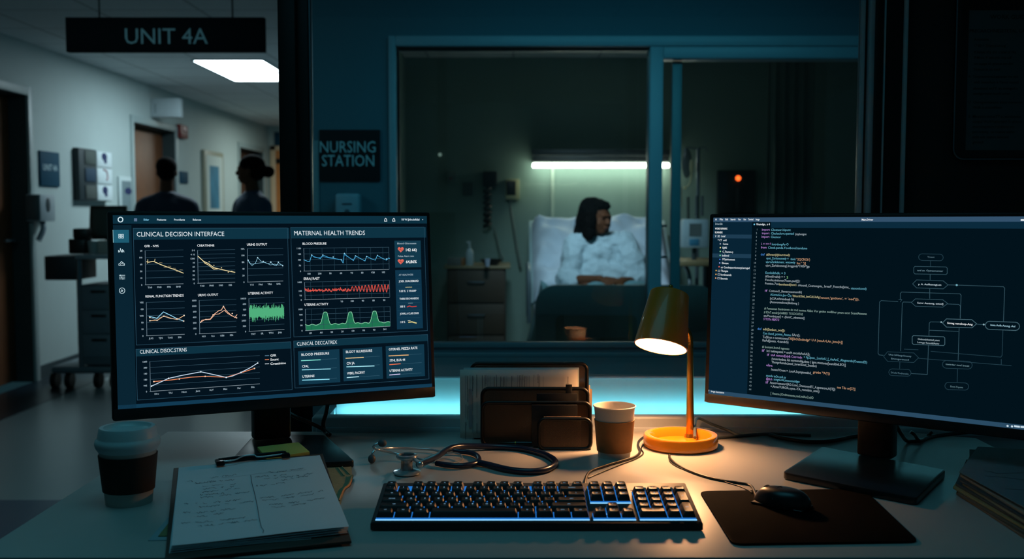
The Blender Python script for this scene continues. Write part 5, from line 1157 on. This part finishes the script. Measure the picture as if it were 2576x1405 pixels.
def put(name, label, cat, px, mat, fn, y=cy0+.05):
    p = PY(px, 660, y); o = thing(name, (p.x, y, zt_), label, cat); mb = MB(mat); fn(mb); mb.build(name+'_body', o); return o
o = put('bottle', 'white pump bottle standing on the bedside cabinet', 'bottle', 1181, pm('bottle_plastic', '#9fb0b4', .4), lambda m: m.lathe([(0, 0), (.026, 0), (.028, .004), (.027, .085), (.018, .105), (.010, .112), (.010, .122), (0, .122)], 24))
mb = MB(pm('white_pump', '#b8c4c8', .4)); mb.cyl((0, 0, .122), (0, 0, .15), .006); mb.bb((-.02, -.006, .148), (.008, .006, .157), .002); mb.build('pump', o)
put('pill_jar', 'small orange jar beside the white pump bottle', 'jar', 1163, pm('amber_jar', '#8a5520', .4), lambda m: m.lathe([(0, 0), (.02, 0), (.02, .045), (.017, .05), (0, .05)], 20))
put('box', 'grey box at the left end of the bedside cabinet top', 'box', 1143, pm('grey_box', '#6a6c68', .7), lambda m: m.bb((-.045, -.03, 0), (.045, .04, .05), .003))
put('paper_cup', 'small white cup standing in front of the black bowl on the bedside cabinet', 'cup', 1226, pm('small_cup', '#a8b4c8', .5), lambda m: m.lathe([(0, 0), (.013, 0), (.018, .05), (.016, .05), (.012, .003), (0, .003)], 20), cy0-.1)
put('bowl', 'low black bowl on the right half of the bedside cabinet', 'bowl', 1236, dark_m, lambda m: m.lathe([(0, 0), (.04, 0), (.075, .035), (.078, .04), (.072, .037), (.038, .006), (0, .006)], 28), cy0+.06)
# wall devices
def wallbox(name, label, cat, px0, py0, px1, py1, mat, y=7.4, t=.04, inset=None, m2=None):
    a = PY(px0, py0, y-t); b = PY(px1, py1, y-t); o = thing(name, ((a.x+b.x)/2, y, b.z), label, cat); w_ = (b.x-a.x)/2; h_ = a.z-b.z
    mb = MB(mat); mb.bb((-w_, -t, 0), (w_, -.0008, h_), min(.006, t*.3)); mb.build('housing', o)
    if inset: i = inset; mb = MB(m2); mb.bb((-w_+w_*2*i[0], -t-.002, h_*i[1]), (-w_+w_*2*i[2], -t, h_*i[3]), .001); mb.build('face', o)
    return o
pl = pm('outlet_plastic', '#6f8078', .5); dk_ = pm('dark_device', '#0d1211', .4)
wallbox('wall_socket', 'pale wall socket highest of the two on the dark ward wall', 'socket', 1122, 431, 1146, 460, pl, t=.015, inset=(.35, .3, .65, .5), m2=pm('red_switch', '#7a3a38', .5))
wallbox('wall_socket', 'dim wall socket to the lower right of the other one on the dark ward wall', 'socket', 1163, 458, 1189, 491, pm('dim_plastic', '#46544f', .5), t=.015)
o = wallbox('wall_phone', 'cream wall unit with a dark screen left of the bed light', 'wall unit', 1272, 450, 1307, 501, pm('cream_plastic', '#b5b48c', .5), t=.06, inset=(.05, .2, .72, .9), m2=dk_)
mb = MB(pm('pale_wire', '#5d6c68', .5)); mb.X = inv(o)
mb.tube([PY(1285, 500, 7.36), PY(1284, 520, 7.36), PY(1290, 560, 7.35), PY(1300, 620, 7.35), PY(1310, 670, 7.34)], .010); mb.build('wire', o)
bp = thing('blood_pressure_gauge', PY(1236, 570, 7.33), 'black coiled wall gauge hanging between the sockets and the cream wall unit', 'gauge'); I = inv(bp)
mb = MB(dk_); mb.X = I; a = PY(1214, 430, 7.33); b = PY(1250, 470, 7.33); mb.bb((a.x, 7.33, b.z), (b.x, 7.395, a.z), .01); mb.build('gauge_head', bp)
mb = MB(dk_); mb.X = I; mb.tube([PY(1226+8*math.sin(k*1.7), 470+k*4, 7.33+.02*math.cos(k*1.7)) for k in range(26)], .012, 8, 4); mb.build('coil', bp)
mb = MB(pm('pale_wire', '')) if False else MB(MATS['pale_wire']); mb.X = I; mb.tube([PY(1243, 570, 7.33), PY(1250, 600, 7.33), PY(1258, 635, 7.33), PY(1268, 652, 7.33)], .006); mb.build('wire', bp)
o = wallbox('rail_light', 'tiny white indicator lamp on the dark ward wall at the far left', 'indicator', 1103, 385, 1110, 392, em('#a8c4b8', .5), t=.02)
# right bay: iv stand, pump monitor, tray, alarm panel, curtain
iy = 6.7
iv = thing('iv_stand', PY(1754, 600, iy)*1, 'metal drip stand with clear fluid bags right of the sliding door stile', 'drip stand'); iv.location.z = 0; I = inv(iv)
mb = MB(alu_m); mb.cyl((0, 0, .05), (0, 0, PY(1754, 372, iy).z), .012); mb.build('pole', iv)
for k in range(5): a = k*2*PI/5; mb = MB(alu_m); mb.tube([(0, 0, .09), (.1*math.cos(a), .1*math.sin(a), .08), (.25*math.cos(a), .25*math.sin(a), .05)], .012, 8); mb.cyl((.25*math.cos(a), .25*math.sin(a)-.01, .025), (.25*math.cos(a), .25*math.sin(a)+.01, .025), .025); mb.build('leg', iv)
zt2 = PY(1754, 376, iy).z
mb = MB(alu_m); mb.X = I; mb.tube([PY(1722, 380, iy), PY(1730, 370, iy), PY(1754, 374, iy), PY(1772, 370, iy), PY(1780, 380, iy)], .005, 8); mb.build('hook_bar', iv)
bagm = glass('fluid_bag', (.75, .82, .80), 1.4, .15)
mb = MB(pm('fluid_bag_plastic', '#56615e', .25, var=.1, scale=20)); mb.X = I; c_ = PY(1728, 410, iy); mb.ell(c_, (.034, .014, .095)); mb.build('drip_bag', iv)
mb = MB(pm('drip_chamber', '#b8b48a', .3)); mb.X = I; mb.ell(PY(1739, 418, iy-.03), (.012, .01, .045)); mb.cyl(PY(1739, 436, iy-.03), PY(1738, 452, iy-.03), .006); mb.ell(PY(1723, 473, iy-.03), (.012, .01, .012)); mb.tube([PY(1738, 452, iy-.03), PY(1732, 465, iy-.03), PY(1723, 473, iy-.03)], .005); mb.build('drip_chamber', iv)
for x, y0_, y1_, c in ((1712, 470, 520, '#8a8a72'), (1752, 492, 542, '#4a5558'), (1766, 492, 542, '#4a5558'), (1731, 495, 550, '#39443f'), (1755, 408, 432, '#5a6668')):
    mb = MB(pm('syringe_'+c, c, .4)); mb.X = I; mb.cyl(PY(x, y0_, iy-.03), PY(x, y1_, iy-.03), .010); mb.build('syringe', iv)
my = 6.2
a = PY(1718, 551, my); b = PY(1783, 624, my)
mo = thing('patient_monitor', ((a.x+b.x)/2, my+.04, b.z), 'white patient monitor with dark screen and blue keypad right of the sliding door stile', 'monitor device'); w_ = (b.x-a.x)/2; h_ = a.z-b.z
mb = MB(pm('monitor_shell', '#a8bcc4', .5)); mb.bb((-w_, -.04, 0), (w_, .06, h_), .012); mb.build('housing', mo)
mb = MB(em('#2a3a3e', 1)); mb.bb((-w_*.5, -.043, h_*.42), (w_*.42, -.04, h_*.85)); mb.build('screen', mo)
mb = MB(pm('keypad_blue', '#3f84a4', .5)); mb.bb((-w_*.5, -.043, h_*.10), (w_*.25, -.04, h_*.32), .001); mb.build('keypad', mo)
mb = MB(bedmetal); mb.cyl((0, .01, -.0735), (0, .01, 0), .015); mb.build('mount', mo)
ty = 6.15; a = PY(1708, 655, ty); b = PY(1830, 655, ty)
tb = thing('overbed_table', ((a.x+b.x)/2, ty+.2, 0), 'pale wooden overbed table under the white patient monitor', 'table'); w_ = (b.x-a.x)/2
mb = MB(pm('table_wood', '#9a8460', .5, var=.1, scale=10)); mb.bb((-w_, -.2, a.z-.035), (w_, .2, a.z), .01); mb.build('tabletop', tb)
mb = MB(bedmetal); mb.cyl((w_-.06, .1, .06), (w_-.06, .1, a.z-.035), .03); mb.build('column', tb); mb = MB(bedmetal); mb.bb((-w_+.02, -.18, .03), (w_-.02, .18, .06), .01); mb.build('base', tb)
ap = wallbox('alarm_panel', 'dark wall panel with a glowing orange-red lamp in the right bay', 'panel', 1806, 428, 1900, 545, pm('panel_dark', '#18201f', .6), t=.05)
mb = MB(pm('panel_blue', '#16303a', .6)); a = inv(ap) @ PY(1806, 430, 7.345); b = inv(ap) @ PY(1829, 500, 7.345); mb.bb((a.x, -.054, b.z), (b.x, -.05, a.z)); mb.build('side_plate', ap)
mb = MB(em('#ff5a20', 4.0)); a = inv(ap) @ PY(1857, 448, 7.345); mb.ell((a.x, -.055, a.z), (.018, .01, .018)); mb.build('lamp', ap)
mb = MB(dk_); a = inv(ap) @ PY(1862, 500, 7.34); mb.bb((a.x-.03, -.08, a.z-.08), (a.x+.03, -.05, a.z+.08), .01); mb.build('handset', ap)
cu = thing('privacy_curtain', (PY(1985, 500, 6.7).x, 6.7, 0), 'pleated dark green privacy curtain drawn back in the right bay', 'curtain')
cm = pm('curtain_cloth', '#6a7c74', .9, var=.1, scale=30); xa = PY(1928, 400, 6.7).x-cu.location.x; xb = PY(2045, 400, 6.7).x-cu.location.x
def cf(u, v):
    t = u*2*PI*5; amp = .035+.01*v
    return (xa+(xb-xa)*u+.01*math.sin(t*2), amp*math.sin(t)*(1 if v < .7 else .5), .25+1.97*v)
mb = MB(cm); mb.grid(cf, 90, 12); o = mb.build('cloth', cu, smooth=80); md = o.modifiers.new('thick', 'SOLIDIFY'); md.thickness = .003
mb = MB(alu_m); mb.cyl((xa-.5, 0, 2.235), (xb+.3, 0, 2.235), .012); mb.build('track', cu)
# ================= hallway things =================
sign_m = pm('navy_sign', '#04080f', .7, var=.05, spec=.12); sign_t = pm('sign_letters', '#9ab4ba', .6); sign_t2 = pm('sign_letters_blue', '#9cc4cc', .6)
a = PY(168, 45, 5.0); b = PY(668, 132, 5.0)
us = thing('hanging_sign', ((a.x+b.x)/2, 5.0, (a.z+b.z)/2), 'dark navy UNIT 4A sign hanging from the hallway ceiling', 'sign'); w_ = (b.x-a.x)/2; h_ = (a.z-b.z)/2
mb = MB(sign_m); mb.bb((-w_, -.02, -h_), (w_, .02, h_), .003); mb.build('board', us)
mb = MB(sign_t); c_ = inv(us) @ PY(419, 110, 4.98); mb.text('UNIT 4A', .105, tr(c_.x, -.0205, c_.z) @ XZ, 'C', .0, (PY(523, 90, 4.98).x-PY(315, 90, 4.98).x)); mb.build('lettering', us, smooth=None)
for px in (250, 585):
    x = PY(px, 40, 5.0).x-us.location.x; mb = MB(dark_m); mb.cyl((x, 0, h_), (x, 0, CZ-us.location.z), .004); mb.build('hanger', us)
# ceiling light panel
lt = thing('ceiling_light', (-2.2, 8.52, CZ), 'bright white rectangular ceiling panel light above the hallway', 'ceiling light')
C_ = [PZ(x, y, CZ-.012) for x, y in ((500, 154), (655, 154), (745, 203), (583, 203))]
lx0 = (C_[0].x+C_[3].x)/2+2.2; lx1 = (C_[1].x+C_[2].x)/2+2.2; ly0 = C_[0].y-8.52; ly1 = C_[3].y-8.52
mb = MB(pm('light_trim', '#b8c0c2', .5)); mb.bb((lx0-.02, ly0-.02, -.010), (lx1+.02, ly1+.02, 0), .002); mb.build('frame', lt)
mb = MB(em('#d8f2fc', 23.0)); mb.bb((lx0, ly0, -.013), (lx1, ly1, -.0101)); mb.build('diffuser', lt, smooth=None)
# wall-mounted things on the side wall (x = XL)
def onwall(name, label, cat, px0, py0, px1, py1, mat, t=.02, part='panel'):
    """corners in the photo: left edge top, right edge bottom, on the face of the thing"""
    x = XL+t; a = PX(px0, py0, x); b = PX(px1, py1, x); zt_ = a.z; zb_ = b.z
    o = thing(name, (XL, (a.y+b.y)/2, (zt_+zb_)/2), label, cat); w_ = (b.y-a.y)/2; h_ = (zt_-zb_)/2
    mb = MB(mat); mb.bb((.0008, -w_, -h_), (t, w_, h_), min(.006, t*.25)); mb.build(part, o); return o, w_, h_
teal_sign = pm('teal_blue_sign', '#0d4258', .7, var=.05, spec=.15)
o, w_, h_ = onwall('wall_sign', 'teal blue 4A wall sign beside the nearest brown hallway door', 'sign', 101, 378, 152, 470, teal_sign, .015, 'board')
mb = MB(sign_t); mb.text('UNIT 4A', .06, tr(.0156, 0, -.01) @ YZ, 'C', .02, w_*1.5); mb.build('lettering', o, smooth=None)
o, w_, h_ = onwall('wall_mounted_leaflet_rack', 'wall leaflet rack with three white posters bearing dark blue spots', 'leaflet rack', 241, 377, 282, 506, pm('rack_back', '#8f9c9c', .6), .05, 'rack_back')
# the rack's deep dark side box, open shelves facing the camera
o2 = o; x0_ = .05; yl = -w_
mb = MB(pm('rack_side', '#1c2c30', .6)); mb.bb((.001, -w_-.32, -h_), (.05, -w_-.001, h_), .004); mb.build('rack_box', o)
for k, c in enumerate(('#3f4a46', '#0e3248', '#3c4542')):
    z1 = h_-k*2*h_/3-.015; z0 = z1-2*h_/3+.03; mb = MB(pm('leaflets_%d' % k, c, .7)); mb.bb((.0505, -w_-.22, z0), (.058, -w_-.02, z1), .002); mb.build('leaflet_bundle', o)
wp2 = pm('poster_white', '#c4d0d2', .7); bs = pm('poster_blue', '#0a2050', .7); rd = pm('poster_red', '#b08a8e', .7)
for k in range(3):
    z1 = h_-k*2*h_/3-.006; z0 = z1-2*h_/3+.012; mb = MB(wp2); mb.bb((.0505, -w_+.005, z0), (.056, w_-.002, z1), .001); mb.use(rd if k == 1 else bs)
    zc = (z0+z1)/2+.02
    if k != 1: mb.ell((.0562, .0, zc), (.001, .055, .032)); mb.ell((.0562, .02, zc-.035), (.0008, .03, .018))
    else: mb.tube([(.0565, -.03, zc+.03), (.0565, .03, zc+.02), (.0565, .05, zc-.03), (.0565, .03, zc-.05)], .008, 6)
    mb.build('poster', o)
o, w_, h_ = onwall('notice_board', 'small white framed notice board beside the middle hallway door', 'notice board', 300, 443, 334, 560, pm('white_frame', '#b6c4c4', .5), .02, 'frame')
mb = MB(pm('notice_grey', '#6d8084', .6)); mb.bb((.0205, -w_+.05, -h_), (.022, w_-.02, h_-.035)); mb.use(bs).ell((.0225, .05, h_-.12), (.001, .08, .03)); mb.build('notice', o)
# framed picture
o, w_, h_ = onwall('framed_picture', 'framed abstract blue painting on the hallway wall between two doors', 'picture', 515, 376, 565, 560, pm('picture_frame', '#8f8f7c', .5, var=.1), .04, 'frame')
mb = MB(pm('picture_mat', '#b8c4c0', .7)); mb.bb((.0402, -w_+.05, -h_+.05), (.042, w_-.05, h_-.05)); mb.build('mat', o)
ab = pm('picture_paint', '#2f7490', .7, var=.6, scale=5); mb = MB(ab); mb.bb((.0422, -w_+.16, -h_+.16), (.0435, w_-.20, h_-.16)); mb.build('painting', o)
# sign box over the door, seen end-on
a = PY(389, 248, 9.55); b = PY(457, 295, 9.55)
o = thing('projecting_sign', (XL, 9.55, (a.z+b.z)/2), 'white box sign sticking out of the wall above the middle hallway door', 'sign'); h_ = (a.z-b.z)/2; xa = max(a.x-XL, .001); xb = b.x-XL
mb = MB(pm('sign_white', '#a9b6ba', .6)); mb.bb((.0008, -.04, -h_), (xb, .04, h_), .004); mb.build('box', o)
mb = MB(pm('sign_grey_print', '#7d8a90', .6)); mb.bb((.04, -.0415, -h_*.6), (.052, -.0402, h_*.4)); mb.build('print', o)
o, w_, h_ = onwall('fire_alarm', 'small red fire alarm high on the wall right of the middle door', 'alarm', 455, 312, 474, 350, pm('alarm_red', '#6e1c18', .45), .05, 'housing')
mb = MB(pm('alarm_lens', '#b08080', .4)); mb.bb((.0505, -.05, 0), (.06, .05, h_*.7), .004); mb.build('lens', o)
o, w_, h_ = onwall('wall_sign', 'small dark blue sign far along the hallway wall behind the shorter-haired person', 'sign', 454, 430, 474, 462, teal_sign, .015, 'board')
# dispensers
disp = pm('dispenser_grey', '#4a5356', .5, var=.05)
o, w_, h_ = onwall('soap_dispenser', 'grey wall dispenser under the teal blue 4A sign', 'dispenser', 101, 488, 140, 556, pm('dispenser_white', '#93a2a8', .45), .10, 'body')
mb = MB(disp); mb.bb((.0, -w_-.012, -h_+.01), (.09, -w_+.004, h_-.008), .01); mb.build('side_cover', o)
mb = MB(pm('dispenser_slot', '#2c3a40', .4)); mb.ell((.101, .0, .02), (.004, .035, .05)); mb.build('window', o)
mb = MB(pm('dispenser_spout', '#8a9aa4', .4)); mb.tube([(.06, 0, -h_), (.07, -.02, -h_-.06), (.05, -.05, -h_-.13)], .02, 8); mb.build('spout', o)
a = PY(842, 486, YB-.09); b = PY(904, 560, YB-.09)
o = thing('soap_dispenser', ((a.x+b.x)/2, YB, (a.z+b.z)/2), 'pale blue-grey soap dispenser under the NURSING STATION sign', 'dispenser'); w_ = (b.x-a.x)/2; h_ = (a.z-b.z)/2
mb = MB(pm('dispenser_blue', '#7d9cab', .4)); mb.bb((-w_, -.09, -h_), (w_, -.0008, h_), .014, seg=3); mb.build('body', o)
mb = MB(pm('dispenser_mark', '#2a4050', .5)); mb.bb((-w_*.4, -.0925, h_*.22), (w_*.4, -.0895, h_*.34), .001); mb.ell((0, -.091, -h_*.25), (.012, .004, .012)); mb.build('window', o)
# nursing station sign
a = PY(803, 326, YB-.01); b = PY(957, 455, YB-.01)
o = thing('wall_sign', ((a.x+b.x)/2, YB, (a.z+b.z)/2), 'dark navy NURSING STATION sign on the blue wall', 'sign'); w_ = (b.x-a.x)/2; h_ = (a.z-b.z)/2
mb = MB(sign_m); mb.bb((-w_, -.014, -h_), (w_, -.0008, h_), .003); mb.build('board', o)
mb = MB(sign_t2); s_ = lambda px: PY(px, 400, YB-.014).x-o.location.x; zz_ = lambda py: PY(880, py, YB-.014).z-o.location.z
mb.text('NURSING', .074, tr((s_(805)+s_(945))/2, -.0145, zz_(383)) @ XZ, 'C', .0, s_(945)-s_(805)); mb.text('STATION', .074, tr((s_(810)+s_(941))/2, -.0145, zz_(417.5)) @ XZ, 'C', .0, s_(941)-s_(810)); mb.build('lettering', o, smooth=None)
# far wall sign
a = PY(690, 332, 14.08); b = PY(730, 366, 14.08)
o = thing('wall_sign', ((a.x+b.x)/2, 14.1, (a.z+b.z)/2), 'dark teal sign above the honey-coloured door at the end of the hallway', 'sign'); mb = MB(teal_sign); w_ = (b.x-a.x)/2; h_ = (a.z-b.z)/2; mb.bb((-w_, -.02, -h_), (w_, -.0008, h_), .002); mb.build('board', o)
# workstation cart
cy_ = 7.0; a = PY(108, 640, cy_-.2); b = PY(292, 640, cy_-.2); zt_ = a.z
ct = thing('medical_cart', ((a.x+b.x)/2, cy_, 0), 'grey medical cart on casters against the hallway wall, mostly behind the left monitor', 'cart'); w_ = (b.x-a.x)/2
cg = pm('cart_grey', '#56646c', .5, var=.05); cdk = pm('cart_dark', '#162129', .5)
mb = MB(pm('cart_top', '#7f8e94', .35)); mb.bb((-w_*.1, -.22, zt_-.03), (w_, .24, zt_), .006); mb.build('top', ct)
mb = MB(cg); mb.bb((-w_*.02, -.2, .16), (w_-.02, .22, zt_-.2), .006); mb.build('drawer_body', ct)
for k in range(3):
    z1 = zt_-.21-k*.16; mb = MB(pm('cart_drawer', '#616f78', .5)); mb.bb((w_*.04, -.208, z1-.15), (w_-.03, -.2, z1), .004); dr = mb.build('drawer', ct); mb = MB(dark_m); mb.bb((w_*.3, -.22, z1-.04), (w_*.7, -.208, z1-.025), .002); mb.build('handle', dr)
mb = MB(alu_m); mb.cyl((-w_*.06, -.18, .12), (-w_*.06, -.18, zt_-.03), .018); mb.build('post', ct)
mb = MB(cg); mb.bb((-w_*.9, -.2, .10), (w_, .22, .15), .02); mb.build('base', ct)
mb = MB(cdk); mb.bb((-w_, -.19, zt_-.17), (-w_*.12, .15, zt_-.01), .008); mb.build('side_bin', ct)
for sx in (-.85, -.45, .35, .8):
    mb = MB(dark_m); mb.cyl((w_*sx-.018, -.15, .052), (w_*sx+.018, -.15, .052), .052, n=24); mb.build('caster', ct)
def oncart(name, label, cat, px, fn, mat, y=6.95):
    p = PY(px, 630, y); o = thing(name, (p.x, y, zt_+.0005), label, cat); mb = MB(mat); fn(mb); mb.build(name+'_body', o); return o
oncart('printer', 'black label printer at the left end of the cart top', 'printer', 202, lambda m: (m.bb((-.06, -.05, 0), (.05, .08, .10), .01), m.bb((-.035, -.04, .1), (.06, .07, .17), .012)), dk_)
oncart('paper_cup', 'white cup on the medical cart beside the black printer', 'cup', 238, lambda m: m.lathe([(0, 0), (.035, 0), (.045, .085), (.042, .085), (.032, .004), (0, .004)], 24), pm('cart_cup', '#9aa8a8', .5))
oncart('tissue_box', 'pale box on the medical cart just left of the left monitor', 'box', 272, lambda m: m.bb((-.05, -.05, 0), (.05, .05, .09), .006), pm('tissue_card', '#a8a8a0', .7))
sy_ = 7.15; a = PY(219, 512, sy_); b = PY(285, 590, sy_)
o = thing('display_screen', ((a.x+b.x)/2+.05, sy_, zt_+.0005), 'dark green framed screen standing on the medical cart', 'screen')
mb = MB(pm('green_bezel', '#0d201a', .5)); T_ = tr(0, 0, .10) @ rx(-8) @ ry(0); hh_ = a.z-b.z; ww_ = (b.x-a.x)+.08
mb.box((0, 0, hh_/2), (ww_, .03, hh_+.02), T_, .006); mb.build('bezel', o)
mb = MB(pm('green_screen', '#3a4c48', .4)); mb.box((.0, -.017, hh_/2), (ww_-.05, .003, hh_-.03), T_, .001); mb.build('screen', o)
mb = MB(dk_); mb.cyl((0, .01, .0), (0, .01, .14), .02); mb.bb((-.08, -.05, 0), (.08, .07, .012), .004); mb.build('stand', o)
# ---- framed notice on the dark wall at the right ----
ny = YG-.02; a = PY(2407, 100, ny); b = PY(2407, 400, ny); r_px = 26*ny/F
x0_ = a.x; x1_ = x0_+.40; z0_ = b.z; z1_ = z0_+.56
nt_ = thing('wall_mounted_notice_holder', ((x0_+x1_)/2, YG-.005, z0_), 'black rounded frame holding a printed notice on the dark wall above the right monitor', 'notice holder'); w_ = .20
mb = MB(pm('gloss_black', '#050707', .2)); mb.X = tr(0, -.0005, 0) @ XZ; mb.prism(rrect(-w_, 0, w_, .56, r_px), 0, .012, bev=.002); mb.build('back', nt_)
mb = MB(alu_m); P = rrect(-w_, 0, w_, .56, r_px); pts = [V((u, -.013, v)) for u, v in P]; mb.tube(pts+[pts[0], pts[1]], .0016, 8, smooth=False); mb.build('rim', nt_)
la = inv(nt_) @ PY(2437, 376, ny-.015); lb = inv(nt_) @ PY(2437, 22, ny-.015)
mb = MB(pm('notice_paper', '#3c4c50', .8)); mb.bb((la.x, -.0135, la.z), (w_-.02, -.0126, lb.z)); mb.build('notice', nt_)
mb = MB(pm('notice_ink', '#05090a', .8)); 
for t, px, py, s_ in (('WORK GUIDE', 2500, 44, .0135), ('PRECAACHNESETETAL CARE', 2448, 78, .0105), ('Anomana', 2459, 99, .0085), ('17 00 /  Tnanoonnnog', 2459, 115, .008), ('If Sanpa nf p tnn cranal nf tha', 2459, 131, .008), ('If Minn, Y oahonln kny adl', 2459, 145, .008), ('on nupga nf, granns atn dnl', 2459, 160, .008), ('Tnunon In ot, mnif', 2457, 175, .008),
                     ('4  Ynrpnannorad.aapantn no nm', 2445, 193, .0085), ('with hosonhon 6 Yanno tononl', 2458, 207, .008), ('ahononod nnYY, an nnnngnd n', 2457, 223, .008), ('namlgonmnd nondt anntn', 2457, 236, .008), ('U  Onrngnnmannnc annn onmnnan', 2445, 258, .0085), ('Wnlh n onoonlllonn', 2456, 271, .008), ('0  Minnnnn mnnnYY n, anntonnon', 2445, 294, .0085), ('nnnpul WoWnanonttnh In anlnon', 2456, 307, .008),
                     ('tnomolopmnrn I mnhonn nm', 2455, 320, .008), ('pnn nnlnhg...on onannt anllhn', 2455, 333, .008), ('onlln nnt: nnmnt honnonl', 2454, 346, .008), ('gnnnod', 2455, 359, .008)):
    p = inv(nt_) @ PY(px, py, ny-.016); mb.text(t, s_, tr(p.x, -.0138, p.z) @ XZ, 'L', .01)
mb.build('print', nt_, smooth=None)
# ================= lights, camera, world =================
cam = bpy.data.cameras.new('camera'); co = bpy.data.objects.new('camera', cam); COL.objects.link(co)
cam.sensor_width = 36; cam.lens = 36 * F / 2576; co.location = EYE
co.rotation_euler = (PI/2 - TH, 0, 0); cam.clip_start = .05
cam.dof.use_dof = True; cam.dof.focus_distance = 1.75; cam.dof.aperture_fstop = 5.0
sc = bpy.context.scene; sc.camera = co
w = bpy.data.worlds.new('world'); sc.world = w; w.use_nodes = True
w.node_tree.nodes['Background'].inputs[0].default_value = (.03, .095, .12, 1); w.node_tree.nodes['Background'].inputs[1].default_value = .22
sc.view_settings.view_transform = 'Standard'; sc.view_settings.look = 'None'; sc.view_settings.exposure = 0; sc.view_settings.gamma = 1
sc.cycles.use_denoising = True; sc.cycles.max_bounces = 8; sc.cycles.transparent_max_bounces = 16
sc.cycles.sample_clamp_indirect = 6
area('desk_fill_light', (-.3, 1.3, 2.29), 1.3, 3.4, '#4fb0c6', (-.3, 1.31, .75), .8, spread=140)  # added teal fill over the desk, out of view and without a fixture
area('strip_light', ((sx0+sx1)/2, Y0+.085, z_lip-.014), sx1-sx0, 1.3, '#74dcee', ((sx0+sx1)/2, Y0+.13, z_lip+.03), .010)
area('corridor_fill_light', (.5, 3.6, 2.28), 1.8, 11, '#4cb4cc', (.5, 4.5, .8), .3, spread=130)  # unseen teal fill added to wash the blue wall and window frames
area('hall_fill_far', (-2.2, 12.2, 2.27), .5, 30, '#e0eee8', (-2.2, 12.2, 0), 1.1)  # unseen fill without a fixture, raised to brighten the end door
area('hall_fill_near', (-2.2, 3.3, 2.28), .8, 15, '#86c4d0', (-2.2, 4.6, 0), .8)  # added out of view to light the hallway signs from the front
area('ward_fill_light', (.1, 5.2, 2.2), .5, 7, '#b4ccd8', (.6, 6.7, .8), .3, spread=55)  # added fill aimed at the patient, no lamp stands there
